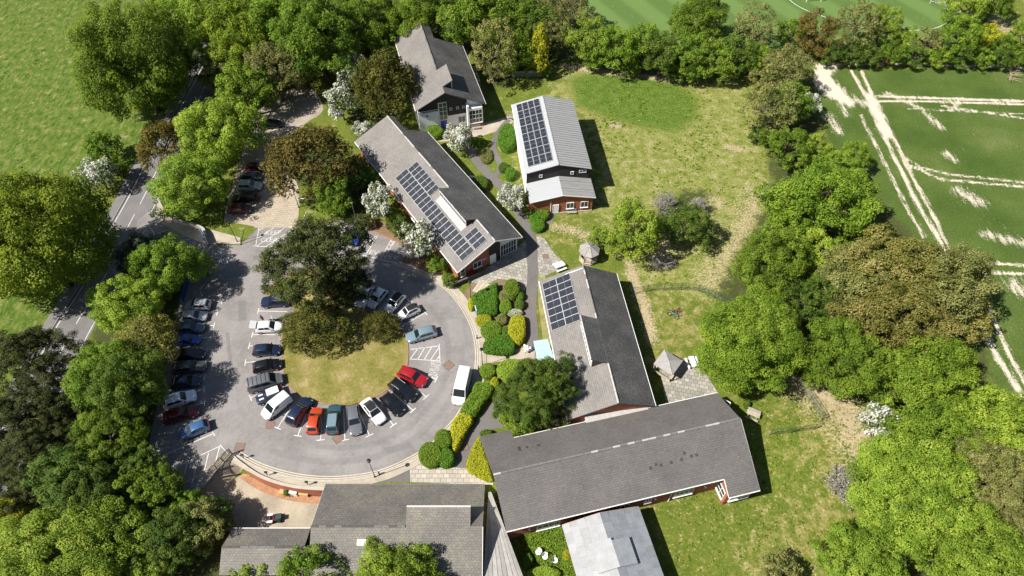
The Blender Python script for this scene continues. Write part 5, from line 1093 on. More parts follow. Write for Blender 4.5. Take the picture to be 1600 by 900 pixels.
def car_meshes(ty):
    if ty in CARM: return CARM[ty]
    L,W,Hh,zb,zf,xw,xr,xq,xe,wf,wr=CT[ty]; h=W/2; vanl=ty in('caddy','mpv','van'); D={}
    st=[(L/2,.62,.42,zf*.80),(L/2-.05,.80,.30,zf*.92),(L/2-.22,.94,.22,zf),(L/2-.6,1.0,.20,zf+(zb-zf)*.35),(xw+.1,1.0,.20,zb-.03),(xw-.4,1.0,.20,zb),(0,1.0,.20,zb+.01),(-L*.25,1.0,.20,zb+.02),(xe+.05,.99,.22,zb+.02),(-L/2+.12,.95,.26,zb-.04),(-L/2+.03,.86,.34,zb-.14),(-L/2,.72,.45,zb-.22)]
    sec=lambda w,b,t:[(.0,b),(.78*w,b),(.95*w,b+.10),(1.0*w,b+(t-b)*.45),(.985*w,b+(t-b)*.80),(.90*w,t-.025),(.62*w,t),(.0,t+.015)]
    V=[];F=[]
    for x,wq,b,t in st:
        s=sec(h*wq,b,t); ring=[(x,y,z) for y,z in s]+[(x,-y,z) for y,z in s[-2:0:-1]]; V+=ring
    n=len(ring)
    for i in range(len(st)-1):
        for k in range(n): F.append((i*n+k,i*n+(k+1)%n,(i+1)*n+(k+1)%n,(i+1)*n+k))
    F.append(tuple(range(n))); F.append(tuple(range(len(st)*n-1,(len(st)-1)*n-1,-1)))
    # cabin shell
    wb,wt=h*.93,h*(.74 if not vanl else .84); base=zb-.04; k=len(V)
    prof=[(xw,base,wb),(xr+.04,Hh-.07,wt),(xr-.22,Hh-.015,wt*.97),((xr+xq)/2,Hh,wt*.96),(xq+.18,Hh-.03,wt*.95),(xq,Hh-.09,wt*.95),(xe,base,wb*.95)]
    for i_,(x,z,w) in enumerate(prof): V+=[(x,w,z),(x,w*.86,z+.035 if i_ in(2,3,4) else z),(x,-w*.86,z+.035 if i_ in(2,3,4) else z),(x,-w,z)]
    for i in range(len(prof)-1):
        a=k+4*i; b=a+4
        for q in range(3): F.append((a+q,b+q,b+q+1,a+q+1))
    F.append(tuple(k+4*i for i in range(len(prof)))[::-1]); F.append(tuple(k+4*i+3 for i in range(len(prof))))
    m=me('body',V,F,PT['white'],True); bm=bmesh.new(); bm.from_mesh(m); bmesh.ops.recalc_face_normals(bm,faces=bm.faces); bm.to_mesh(m); bm.free()
    m.set_sharp_from_angle(angle=R(38)); D['body']=m
    def quad(name,pts,mat=CGLASS,off=.014):
        pts=[Vector(p) for p in pts]; nr=(pts[1]-pts[0]).cross(pts[2]-pts[0]).normalized(); c=sum(pts,Vector())/len(pts)
        if nr.dot(c-Vector((c.x*.5,0,zb)))<0: pts.reverse(); nr=-nr
        top=[p+nr*off for p in pts]; n=len(pts); D[name]=me(name,top+pts,[tuple(range(n))]+[(i,n+i,n+(i+1)%n,(i+1)%n) for i in range(n)],mat)
    lp=lambda a,b,t:tuple(a[i]+(b[i]-a[i])*t for i in range(3))
    A=(xw,wb,base);B=(xr+.04,wt,Hh-.07);A2=(xw,-wb,base);B2=(xr+.04,-wt,Hh-.07)
    def ins(q,u0,u1,v0,v1): # bilinear inset q=[bl,br,tr,tl]
        P=lambda u,v: lp(lp(q[0],q[1],u),lp(q[3],q[2],u),v); return [P(u0,v0),P(u1,v0),P(u1,v1),P(u0,v1)]
    quad('windscreen',ins([A,A2,B2,B],.05,.95,.10,.98)); E1=(xe,wb*.95,base);E2=(xe,-wb*.95,base);Q1=(xq,wt*.95,Hh-.09);Q2=(xq,-wt*.95,Hh-.09)
    if ty!='van': quad('rear_window',ins([E1,E2,Q2,Q1],.08,.92,.22,.92))
    for sgn,nm in ((1,'l'),(-1,'r')):
        sd=[(xw,sgn*wb,base),(xe,sgn*wb*.95,base),(xq,sgn*wt*.95,Hh-.09),(xr+.04,sgn*wt,Hh-.07)]
        if vanl and ty!='mpv': quad('sw1'+nm,ins(sd,.13,.34,.24,.90))
        else: quad('sw1'+nm,ins(sd,.14,.47,.20,.90)); quad('sw2'+nm,ins(sd,.50,.86,.20,.90))
    rw=.36 if ty=='van' else .34 if ty in('suv','mpv') else .31
    t=MB(); t.tube([(0,-.11,0),(0,.11,0)],rw,14); D['tyre']=me('tyre',t.v,t.f,TYRE); t=MB(); t.tube([(0,-.118,0),(0,.118,0)],rw*.62,10); D['rim']=me('rim',t.v,t.f,RIM)
    D['mirror']=me('mirror',boxv(-.07,.07,-.09,.09,0,.14),_BF,TRIM); D['rw']=rw
    xh=L/2-.10; D['headlight']=me('headlight',boxv(-.07,.07,-.15,.15,-.05,.05),_BF,HEAD); D['tail_light']=me('tail_light',boxv(-.05,.05,-.12,.12,-.13,.13),_BF,TAIL)
    D['plate_f']=me('number_plate',boxv(0,.03,-.26,.26,-.055,.055),_BF,PLW); D['plate_r']=me('number_plate',boxv(-.03,0,-.26,.26,-.055,.055),_BF,PLY)
    rp=[(xr-.02,.84),((xr+xq)/2,.90),(xq+.04,.84)]
    D['roof_panel']=me('roof_panel',[(x,s*wt*f,(Hh-.015 if i!=1 else Hh+.0)+.048) for i,(x,f) in enumerate(rp) for s in(1,-1)],[(0,2,3,1),(2,4,5,3)],TRIM)
    t=MB()
    for s in (1,-1): t.tube([(xr-.25,s*wt*.93,Hh+.02),((xr+xq)/2,s*wt*.93,Hh+.06),(xq+.3,s*wt*.93,Hh+.02)],.018,5)
    D['roof_rail']=me('roof_rail',t.v,t.f,RAILM)
    t=MB(); t.box(-L/2-.02,-L/2+.10,-h*.72,h*.72,.30,.46); D['rear_bumper']=me('rear_bumper',t.v,t.f,TRIM); t=MB(); t.box(L/2-.10,L/2+.015,-h*.60,h*.60,.30,.44); D['front_grille']=me('front_grille',t.v,t.f,TRIM)
    t=MB(); 
    for y in(.34,-.34): t.box(xw+.12,L/2-.45,y-.13,y+.13,zb-.03,zb+.008)
    D['stripe']=me('bonnet_stripe',t.v,t.f,PT['white'])
    CARM[ty]=D; return D
def car(ty, tail, nose, col, label, roof=None, rails=False, stripes=False, group='parked cars', cat='car', name=None, zc=.55, boot=False):
    """tail and nose: where the two ends of the car stand"""
    L,W,Hh,zb,zf,xw,xr,xq,xe,wf,wr=CT[ty]; D=car_meshes(ty); a=G(*tail,zc); c=G(*nose,zc); d=c-a; ctr=(a+c)/2
    o=thing(name or ('van' if ty in('van','caddy','mpv') else 'parked_car'),label,cat,(ctr.x,ctr.y,.03),math.atan2(d.y,d.x),group)
    body=inst('body',D['body'],o,mat=PT[col]); h=W/2
    inst('windscreen',D['windscreen'],o)
    if 'rear_window' in D: inst('rear_window',D['rear_window'],o)
    for k in ('sw1l','sw2l','sw1r','sw2r'):
        if k in D: inst('side_window',D[k],o)
    for x in (wf,wr):
        for s in (1,-1):
            w=inst('wheel',D['tyre'],o,(x,s*(h-.095),D['rw'])); inst('rim',D['rim'],w)
    for s in (1,-1):
        inst('mirror',D['mirror'],o,(xw-.28,s*(h+.07),zb)); inst('headlight',D['headlight'],o,(L/2-.15,s*h*.70,zf*.93),(0,0,-s*.5)); inst('tail_light',D['tail_light'],o,(-L/2+.06,s*h*.76,zb-.14))
    inst('number_plate',D['plate_f'],o,(L/2-.015,0,.45)); inst('number_plate',D['plate_r'],o,(-L/2+.03,0,.62)); inst('rear_bumper',D['rear_bumper'],o); inst('front_grille',D['front_grille'],o)
    if roof: inst('roof_panel',D['roof_panel'],o,mat=TRIM if roof=='black' else PT[roof])
    if rails: inst('roof_rail',D['roof_rail'],o)
    if stripes: inst('bonnet_stripe',D['stripe'],o)
    return o
IG='cars parked around the island'; LG='cars in the shaded left row'; UG='cars on the block paved drive'
car('suv',(453,470),(409,473),'navy','dark blue estate parked nose out under the great pine',rails=True,group=IG)
whc=car('hatch',(400,513),(441,510),'white','white hatchback with its tailgate up and a door open',group=IG)
car('hatch',(393,549),(441,546),'navy','navy hatchback directly below the white one with open doors',group=IG)
car('hatch',(394,577),(441,567),'black','black hatchback just above the grey camper van',group=IG)
cmp_=car('mpv',(388,605),(440,590),'grey','grey camper van with ribbed roof on the island',group=IG,cat='van',zc=.8)
car('mini',(447,608),(396,628),'navy','small dark car with white roof and bonnet stripes',roof='white',stripes=True,group=IG)
car('caddy',(452,618),(411,651),'white','small white panel van parked at the island',group=IG,cat='van',zc=.8)
car('suv',(455,661),(481,626),'navy','navy people carrier right of the small white van',group=IG)
car('hatch',(489,674),(495,641),'orange','orange hatchback with a dark rear window',group=IG)
car('suv',(520,674),(523.5,637),'teal','dark teal car with pale blue roof right of the orange one',roof='steel',group=IG)
car('estate',(550.5,635),(557,677),'grey','grey estate with roof rails parked nose out at the bottom',rails=True,group=IG)
car('saloon',(570,626),(597,660),'white','white car with a black glass roof at the bottom of the island',roof='black',group=IG)
car('hatch',(599,617),(628,647),'black','all black car between white glass-roofed and silver-trimmed cars',group=IG)
car('suv',(612,597),(647,623),'black','black car with silver window trim below the red car',rails=True,group=IG)
car('suv',(625,580),(665,599),'red','bright red car below the hatched box',group=IG)
car('estate',(681,517),(636,529),'steel','steel blue estate above the hatched box',rails=True,group=IG)
car('city',(655,480),(622.5,496),'white','small white car with black roof, rightmost in the pine shade',roof='black',group=IG)
car('hatch',(629,460),(605,487),'white','white car with long black roof in the pine shade',roof='black',group=IG)
car('hatch',(599,455),(580,477),'white','all white car third from the right in the pine shade',group=IG)
car('saloon',(577,449),(563,475),'white','white car half hidden by the great pine',group=IG)
car('city',(560.5,357),(550,384),'blue','bright blue small car beside the electric car bays',group='cars by the electric bays')
car('hatch',(541,354),(530,381),'white','white car peeping out behind the pine by the blue car',group='cars by the electric bays')
car('hatch',(332,477),(287,477),'silver','silver car first in the shaded left row',group=LG)
car('hatch',(283,496),(323,494),'silver','pale silver car second in the shaded left row',group=LG)
car('hatch',(278,514),(318,512),'slateblue','grey blue car third in the shaded left row',group=LG)
car('city',(276,533),(312,531),'blue','blue car fourth in the shaded left row',group=LG)
car('saloon',(274,556),(318,553),'black','black car fifth in the shaded left row',group=LG)
car('estate',(274,576),(319,572),'darkgrey','dark grey car sixth in the shaded left row',group=LG)
car('hatch',(271,600),(312,595),'navy','dark car seventh in the shaded left row',group=LG)
car('suv',(257,633),(306,617),'white','white car eighth in the shaded left row',group=LG)
car('estate',(256,656),(311,639),'darkred','dark red car below the white one of the left row',group=LG)
car('hatch',(328,662),(280,682),'midblue','blue car at the lower end of the left row',group=LG)
car('hatch',(356,328),(394,326),'darkred','dark red car lowest on the block paved drive',group=UG)
car('estate',(403,309),(363,311),'black','black car second on the block paved drive',group=UG)
car('suv',(370,292),(410,291),'silver','silver car in the middle of the block paved drive',group=UG)
car('hatch',(376,278),(408,276),'darkgrey','dark car fourth up the block paved drive',group=UG)
car('hatch',(386,263),(417,262),'maroon','maroon car fifth up the block paved drive',group=UG)
car('suv',(386,219),(421,217),'white','white car deep in the shade beyond the drive',group=UG)
car('saloon',(405,196),(440,193),'black','black car farthest up at the gravel clearing',group=UG)
car('van',(728,575),(714.5,632),'white','large white van driving along the ring road kerb',group='vans',cat='van',zc=1.1)
# open tailgate and door of the white hatchback
tg=MB(); tg.box(-.05,.0,-.70,.70,0,.95); t_=tg.build('tailgate',PT['white'],whc,(-1.70,0,1.42)); t_.rotation_euler=(0,R(-72),0); box('glass',-.07,-.052,-.58,.58,.12,.52,CGLASS,t_)
dr=MB(); dr.box(-1.0,0,-.03,.03,.28,.95); dr.box(-.9,-.1,-.02,.02,.951,1.35); d_=dr.build('door',PT['white'],whc,(.62,.88,0)); d_.rotation_euler=(0,0,R(-62)); box('door_pane',-.82,-.18,.022,.03,1.0,1.3,CGLASS,d_)
rbm=me('roof_rib',boxv(-.03,.03,-.75,.75,1.96,2.02),_BF,TRIM)
for k in range(5): inst('roof_rib',rbm,cmp_,(.35-.6*k,0,0))
# ================================================================== street furniture and small things
BLACKM=plain('black_metal',(.02,.02,.022),.45,.3); WOODP=dull('pale_timber',(.40,.33,.24),.85,.3,2,14); WOODG=dull('weathered_timber',(.30,.275,.24),.9,.3,2,14); BLUEW=plain('pale_blue_paint',(.50,.60,.72),.6); GALV=plain('galvanised_metal',(.42,.43,.44),.4,.6)
def lamp(bx,by,h,label,r=.28,m=BLACKM):
    p=G(bx,by); o=thing('street_lamp',label,'lamp post',(p.x,p.y,p.z),0,'lamp posts')
    MB().tube([(0,0,0),(0,0,.9),(0,0,.95),(0,0,h)],[.075,.075,.05,.04],8).build('post',m,o); MB().tube([(0,0,0),(0,0,.12)],[.16,.14],8).build('base',m,o)
    MB().tube([(0,0,h),(0,0,h+.08),(0,0,h+.2),(0,0,h+.27)],[r*.5,r,r*.95,.05],12).build('lantern',m,o); return o
lamp(586,745.5,5.0,'lamp post on the bottom kerb casting a shadow towards the slab pavement')
lamp(371,378,4.6,'pale headed lamp post at the entrance corner',.25)
lamp(467,324,4.6,'lamp post at the right edge of the block paved drive'); lamp(736,468.5,4.4,'lamp post beside the large smooth clipped hedge'); lamp(754,572,4.4,'lamp post on the kerb by the concrete walk'); lamp(557,346,4.4,'grey lamp post behind the bright blue small car',.25,GALV)
# leaning pole by the entrance lamp
p=G(376.5,382.5); o=thing('barrier_pole','thin leaning pole right of the entrance lamp post','pole',(p.x,p.y,0)); MB().tube([(0,0,0),(1.1,.9,2.6)],.05,6).build('pole',BLACKM,o); MB().tube([(0,0,0),(0,0,.15)],.12,8).build('foot',BLACKM,o)
# blue entrance sign
def signboard(name,a,b_,h,z0,mat,label,face=None,cat='sign',posts=True):
    A=G(*a,0);B=G(*b_,0); d=B-A; o=thing(name,label,cat,(A.x,A.y,0),math.atan2(d.y,d.x)); L=math.hypot(d.x,d.y)
    box('board',0,L,-.04,.04,z0,z0+h,mat,o)
    if face: box('face_panel',L*.08,L*.92,-.055,-.042,z0+h*.55,z0+h*.92,face,o); box('face_panel',L*.08,L*.92,-.055,-.042,z0+h*.1,z0+h*.4,face,o)
    if posts:
        for x in (.0,L-.08): box('post',x,x+.08,.042,.12,0,z0+h,GALV,o)
    return o
signboard('entrance_sign',(318,368),(324,383),1.5,.35,plain('bright_blue_sign',(.012,.12,.50),.4),'blue sign board at the entrance corner',plain('sign_print',(.45,.50,.60)))
signboard('blue_hoarding',(304,415),(286,476),1.4,.1,plain('deep_blue_board',(.015,.04,.16),.5),'long dark blue hoarding in the tree shade above the left car row',cat='hoarding')
signboard('white_sign',(742.5,484),(745,492),.9,.25,plain('white_sign_board',(.62,.66,.72),.4),'small white sign standing at the kerb by the smooth hedge',plain('sign_blue_band',(.12,.22,.45)))
# pale boundary wall at the entrance
wl=ribbon('entrance_wall',catmull(PL([(272,344),(290,351),(308,356),(321,362),(324,368)],0),4),0,.3,0,1.0,dull('pale_rendered_wall',(.55,.50,.43),.9,.2)); tag(wl,'low pale curved wall under the lime tree at the entrance','wall')
ribbon('coping',catmull(PL([(272,344),(290,351),(308,356),(321,362),(324,368)],0),4),-.04,.34,1.002,1.07,KERBM,wl)
# wooden slatted gate
p=G(361,709,0); q=G(329,744,0); d=q-p; L=math.hypot(d.x,d.y)
o=thing('slatted_gate','wooden slatted gate standing open at the yard entrance','gate',(p.x,p.y,.0),math.atan2(d.y,d.x))
sm=me('slat',boxv(0,.11,-.015,.015,.12,1.72),_BF,WOODP); n=int(L/.19)
for k in range(n): inst('slat',sm,o,(k*L/n,0,0))
for z in (.3,1.4): box('rail',0,L,.017,.09,z,z+.1,WOODG,o)
for x in (-.12,L*.34,L*.68,L+.02): box('post',x,x+.12,.092,.22,LOW if x>1 else 0,1.8,WOODG,o)
# timber edge steps by the hall
o=thing('garden_steps','pale timber edged steps between the hall gable and smooth hedge','steps',(*G(744,447,0)[:2],0),R(-28))
for k in range(4): box('step',k*.75,k*.75+.18,-1.2,1.2,0,.12+.05*k,CREAM,o); box('tread',k*.75+.182,k*.75+.748,-1.2,1.2,0,.10+.05*k,CONC,o)
o=thing('low_parapet','dark low parapet wall at the hall gable corner','wall',(*G(709,449,0)[:2],0),math.atan2((G(753,430,0)-G(709,449,0)).y,(G(753,430,0)-G(709,449,0)).x)); Lp=(G(753,430,0)-G(709,449,0)).length
box('wall',0,Lp,-.12,.12,0,.9,SOFFIT,o); box('coping',-.05,Lp+.05,-.16,.16,.902,.98,dull('dark_coping',(.09,.085,.08)),o)
box('red_box',0,1.0,-.3,.3,0,.9,plain('red_plastic',(.32,.02,.02)),None); _r=bpy.context.scene.objects['red_box']; _r.name='red_bin'; _q=G(733,433,0); _r.location=(_q.x,_q.y,0.03); _r.rotation_euler=(0,0,R(33)); tag(_r,'small red bin at the brick gable of the long hall','bin'); box('lid',-.04,1.04,-.34,.34,.902,.97,plain('dark_red_plastic',(.2,.015,.015)),_r)
# gazebos
def gazebo(cx,cy,rad,n,h,label,rot=0,apex=1.1,overlap=True):
    p=G(cx,cy,0); o=thing('gazebo',label,'gazebo',(p.x,p.y,0),rot); P=[(rad*math.cos(2*math.pi*k/n),rad*math.sin(2*math.pi*k/n)) for k in range(n)]
    tr=[dull('grey_shingle_%d'%k,(c,c*.95,c*.9),.85,.25,3,16) for k,c in enumerate((.25,.215,.28))]
    for k in range(n):
        a,b_=P[k],P[(k+1)%n]; slab('roof_panel',[(a[0],a[1],h),(b_[0],b_[1],h),(0,0,h+apex)],.06,tr[k%3],o); MB().tube([(a[0],a[1],h+.02),(0,0,h+apex+.03)],.06,5).build('hip_batten',WOODG,o)
        MB().box(-.05,.05,-.05,.05,0,h-.05).build('post',WOODP,o,(a[0]*.84,a[1]*.84,0))
        if k!=n-1: m=Vector(a)*.82; m2=Vector(b_)*.82; MB().beam((m.x,m.y,.45),(m2.x,m2.y,.45),.35,.06).beam((m.x,m.y,.85),(m2.x,m2.y,.85),.05,.4).build('bench',WOODP,o)
    poly_prism('floor',[(x*.9,y*.9) for x,y in P],0.0,.08,WOODG,o); return o
gazebo(919,405,1.75,8,2.3,'round octagonal summerhouse with pale shingled roof',R(10),.95)
# square patio shelter, one roof side dark
a_=G(1027,568.5,2.2); b_2=G(1048,581,2.2); c_=G(1061,564,2.2); ctr=(a_+c_)/2; d=b_2-a_
o=thing('patio_shelter','square timber shelter with pale pyramid roof on the patio','shelter',(ctr.x,ctr.y,0),math.atan2(d.y,d.x))
w=1.55; cs=[(-w,-w),(w,-w),(w,w),(-w,w)]; pal=[dull('pale_shingle_%d'%k,(c,c*.95,c*.91),.9,.2,2,10) for k,c in enumerate((.26,.23,.20,.28))]
for k in range(4):
    a,b_=cs[k],cs[(k+1)%4]; slab('roof_panel',[(a[0],a[1],2.2),(b_[0],b_[1],2.2),(0,0,2.7)],.06,pal[k],o); MB().tube([(a[0],a[1],2.22),(0,0,2.73)],.05,5).build('hip_batten',WOODG,o)
for a in cs: box('post',a[0]*.9-.05,a[0]*.9+.05,a[1]*.9-.05,a[1]*.9+.05,0,2.12,WOODP,o)
MB().box(-1.4,1.4,-1.5,-1.15,.42,.5).box(-1.4,1.4,-1.55,-1.51,.5,.95).build('bench',WOODP,o); MB().box(1.15,1.5,-1.1,1.3,.42,.5).build('bench',WOODP,o); MB().box(-1.5,-1.15,-1.1,1.3,.42,.5).build('bench',WOODP,o)
# picnic tables
def picnic(cx,cy,rot,m1,m2,label,group='picnic tables'):
    p=G(cx,cy); o=thing('picnic_table',label,'picnic table',(p.x,p.y,p.z+.03),rot,group)
    pm=me('top_plank',boxv(-.9,.9,-.085,.085,.72,.76),_BF,m1); pm2=me('top_plank',boxv(-.9,.9,-.085,.085,.72,.76),_BF,m2)
    for k in range(4): inst('top_plank',pm if k%2 else pm2,o,(0,-.3+.2*k,0))
    sb=me('seat',boxv(-.9,.9,-.14,.14,.42,.46),_BF,m1)
    for s in (1,-1): inst('seat',sb,o,(0,.78*s,0))
    for x in (-.6,.6): MB().beam((x,-.85,.38),(x,.85,.38),.06,.08).beam((x,-.75,0),(x,-.25,.70),.06,.08).beam((x,.75,0),(x,.25,.70),.06,.08).build('leg_frame',WOODG,o)
    return o
picnic(874,419,R(25),FASCIA,BLUEW,'striped picnic table at the corner of the east wing'); picnic(1081,569,R(100),FASCIA,BLUEW,'blue and white picnic table on the patio'); picnic(1175,650,R(-28),WOODG,WOODP,'plain timber picnic table in the south wing shadow')
p=G(1097,581,0); o=thing('wooden_crate','low brown wooden crate beside the blue and white table','crate',(p.x,p.y,.03),R(10))
pm=me('plank',boxv(-.5,.5,-.11,.11,.38,.42),_BF,dull('brown_wood',(.16,.11,.08)))
for k in range(4): inst('plank',pm,o,(0,-.37+.245*k,0))
MB().box(-.48,.48,-.46,-.42,0,.379).box(-.48,.48,.42,.46,0,.379).box(-.48,-.44,-.419,.419,0,.379).box(.44,.48,-.419,.419,0,.379).build('side',WOODG,o)
# benches
def bench(cx,cy,rot,label):
    p=G(cx,cy,0); o=thing('bench',label,'bench',(p.x,p.y,.02),rot,'benches'); sl=me('slat',boxv(-.85,.85,-.05,.05,.42,.45),_BF,WOODG); bs=me('back_slat',boxv(-.85,.85,.30,.33,0,.1),_BF,WOODG)
    for k in range(4): inst('slat',sl,o,(0,-.2+.13*k,0))
    for k in range(3): inst('back_slat',bs,o,(0,0,.52+.14*k))
    for x in (-.75,.75): box('leg',x-.03,x+.03,-.25,-.19,0,.419,BLACKM,o); box('leg',x-.03,x+.03,.335,.39,0,.95,BLACKM,o)
bench(893,334,R(4),'dark bench on the grass below the brick annex windows'); bench(744,202,R(12),'bench under the tall bay window of the gabled house'); bench(798,186,R(-15),'pale bench by the path near the barn corner')
# pebble ball sculpture
p=G(823,548,0); o=thing('ball_sculpture','group of six white balls beside the concrete walk','sculpture',(p.x,p.y,.03),R(35))
bm=bmesh.new(); bmesh.ops.create_icosphere(bm,subdivisions=2,radius=.21); bmh=bpy.data.meshes.new('ball'); bm.to_mesh(bmh); bm.free(); bmh.materials.append(plain('white_ball',(.72,.71,.70),.5)); bmh.polygons.foreach_set('use_smooth',[True]*len(bmh.polygons))
for k,(x,y) in enumerate([(-.45,-.3),(0,-.3),(.45,-.3),(-.22,.12),(.22,.12),(0,.52)]): inst('ball',bmh,o,(x,y,.75)); MB().tube([(x,y,0),(x,y,.6)],.03,5).build('stem',BLACKM,o)
# glazed canopy at the east wing
o=thing('glass_canopy','pale green glazed canopy with blue posts on the east wing','canopy',(0,0,0)); GC=NT('frosted_canopy_glass').set(Base_Color=(.30,.42,.41),Roughness=.25,Specular_IOR_Level=.6)
c=[G(833,533,2.5),G(855.5,529.5,2.9),G(866,560,2.9),G(840,564,2.5)]
for k in range(4):
    f0,f1=k/4,(k+1)/4-.008; slab('glass_sheet',[c[0].lerp(c[3],f0),c[1].lerp(c[2],f0),c[1].lerp(c[2],f1),c[0].lerp(c[3],f1)],.03,GC,o)
for f in (0.02,.5,.98): q=c[0].lerp(c[3],f); box('post',q.x-.05,q.x+.05,q.y-.05,q.y+.05,0,2.44,BLUED,o)
# green wire fences
_t=NT('green_wire_mesh'); _co=_t.coord('Object'); _w=_t.n('ShaderNodeTexChecker'); _t.l(_co,_w.inputs[0]); _w.inputs['Scale'].default_value=9
_tr=_t.n('ShaderNodeBsdfTransparent'); _mx=_t.n('ShaderNodeMixShader'); _t.l(_t.math('ADD',_t.math('MULTIPLY',_w.outputs[1],.25),.16),_mx.inputs[0]); _t.set(Base_Color=(.06,.11,.07),Roughness=.6); _t.l(_tr.outputs[0],_mx.inputs[1]); _t.l(_t.b.outputs[0],_mx.inputs[2]); _t.l(_mx.outputs[0],_t.out.inputs[0]); WIRE=_t.m; FENG=plain('green_post',(.03,.06,.04),.5)
def fence(pts,h,label,step=2.6,mat=WIRE,post=FENG,name='wire_fence',panel='mesh_panel'):
    P=PL(pts); o=thing(name,label,'fence',(P[0][0],P[0][1],0)); cum=[0]
    for a,b_ in zip(P[:-1],P[1:]): cum.append(cum[-1]+math.hypot(b_[0]-a[0],b_[1]-a[1]))
    n=max(1,int(cum[-1]/step)); S=[along([np.array(q) for q in P],np.array(cum),cum[-1]*k/n) for k in range(n+1)]; zz=[float(terrain(*q)) for q in S]
    for k,q in enumerate(S): MB().tube([(0,0,-.2),(0,0,h+.08)],.045,6).build('post',post,o,(q[0]-P[0][0],q[1]-P[0][1],zz[k]))
    for k in range(n):
        a,b_=S[k],S[k+1]; x0,y0,x1,y1=a[0]-P[0][0],a[1]-P[0][1],b_[0]-P[0][0],b_[1]-P[0][1]
        obj(panel,[(x0,y0,zz[k]+.05),(x1,y1,zz[k+1]+.05),(x1,y1,zz[k+1]+h),(x0,y0,zz[k]+h)],[(0,1,2,3)],mat,o); MB().tube([(x0,y0,zz[k]+h),(x1,y1,zz[k+1]+h)],.02,4).build('top_wire',post,o)
    return o
fence([(985,461),(1020,454),(1060,453),(1100,456),(1122,470),(1140,480)],1.7,'green mesh fence above the lawn with the little bicycles')
fence([(1202,680),(1240,676),(1290,669),(1283,655),(1262,622),(1244,598)],1.7,'green mesh fence with a sharp corner on the lower lawn')
# grey paling fence under the airy tree
P=PL([(800,121),(848,120)]); o=thing('paling_fence','grey paling fence in the shade beside the golden cypress','fence',(P[0][0],P[0][1],0),math.atan2(P[1][1]-P[0][1],P[1][0]-P[0][0])); Lf=math.hypot(P[1][0]-P[0][0],P[1][1]-P[0][1]); pm=me('pale',boxv(0,.16,-.02,.02,.05,1.5),_BF,GALV)
for k in range(int(Lf/.24)): inst('pale',pm,o,(k*.24,0,0))
for z in (.35,1.15): box('rail',0,Lf,.022,.09,z,z+.09,GALV,o)
# football goals
def goal(cx,cy,rot,label,w=3.6):
    p=G(cx,cy,0); o=thing('football_goal',label,'goal',(p.x,p.y,0),rot,'football goals'); m=MB(); m.tube([(-w/2,0,0),(-w/2,0,2.0),(w/2,0,2.0),(w/2,0,0)],.07,6).build('frame',FASCIA,o); MB().tube([(-w/2,0,2),(-w/2,1.3,0),(w/2,1.3,0),(w/2,0,2)],.05,5).build('back_frame',FASCIA,o)
    nm=MB()
    for k in range(9): x=-w/2+w*k/8; nm.tube([(x,.02,1.97),(x,1.28,.02)],.02,3)
    for k in range(6): f=k/6+.05; nm.tube([(-w/2,1.3*f,2*(1-f)),(w/2,1.3*f,2*(1-f))],.02,3)
    nm.build('net',FASCIA,o)
goal(1465,9,R(-35),'white goal on the pitch near the curved white line'); goal(1271,3,R(5),'white goal at the top edge on the striped pitch')
# brown bale and felled branches at the field edge
p=G(1385,99,0); o=thing('round_bale','small brown bale on the chalk track','bale',(p.x,p.y,0),.4); MB().tube([(-.55,0,.6),(-.5,0,.6),(.5,0,.6),(.55,0,.6)],[.45,.6,.6,.45],14).build('roll',dull('rusty_straw',(.24,.10,.05),.95,.3,3,16,bump=.4),o); MB().tube([(-.08,0,.6),(.08,0,.6)],.615,14).build('strap',BARK,o)
p=G(1578,116,0); o=thing('felled_branches','bare felled branches lying across the chalk track','branches',(p.x,p.y,0)); fb=MB(); rr=np.random.default_rng(4); fb.tube([(1.5,3.5,.3),(0,0,.4),(-1.4,-2.5,.3)],[.22,.18,.08],6)
for k in range(46): s=rr.uniform(-1,1); a=rr.uniform(0,6.28); b0=Vector((s*1.2,s*2.6,.4)); fb.tube([b0,b0+Vector((math.cos(a)*1.6,math.sin(a)*1.6-.8,rr.uniform(0,1.0)))],[.05,.012],4)
fb.build('branch',dull('bleached_wood',(.36,.28,.19),.9,.3),o)
# little bicycles lying on the lawn
def bike(cx,cy,rot,m1,label):
    p=G(cx,cy,0); o=thing('bicycle',label,'bicycle',(p.x,p.y,.1),rot,'bicycles on the lawn')
    for x in (-.48,.48):
        w=MB(); w.tube([(x+.34*math.cos(t*math.pi/6),.34*math.sin(t*math.pi/6),.05) for t in range(13)],.035,5); w.build('wheel',TYRE if m1 is not PT['red'] else RIM,o)
    MB().tube([(-.48,0,.08),(0,-.12,.12),(.4,.3,.14),(-.05,.34,.12),(-.48,0,.08)],.03,5).tube([(0,-.12,.12),(-.05,.34,.12)],.03,5).build('frame',m1,o); MB().tube([(.48,0,.1),(.38,.45,.18),(.2,.5,.25)],.025,5).build('handlebar',BLACKM,o); box('saddle',-.16,.08,.36,.48,.1,.18,BLACKM,o)
bike(1050,490,R(20),plain('lilac_frame',(.35,.25,.36)),'lilac framed little bicycle lying on the lawn'); bike(1054,493.5,R(-60),plain('green_frame',(.10,.25,.2)),'green framed little bicycle lying on the lawn'); bike(1062,487.5,R(75),PT['red'],'reddish little bicycle lying farthest right of the three on the lawn')
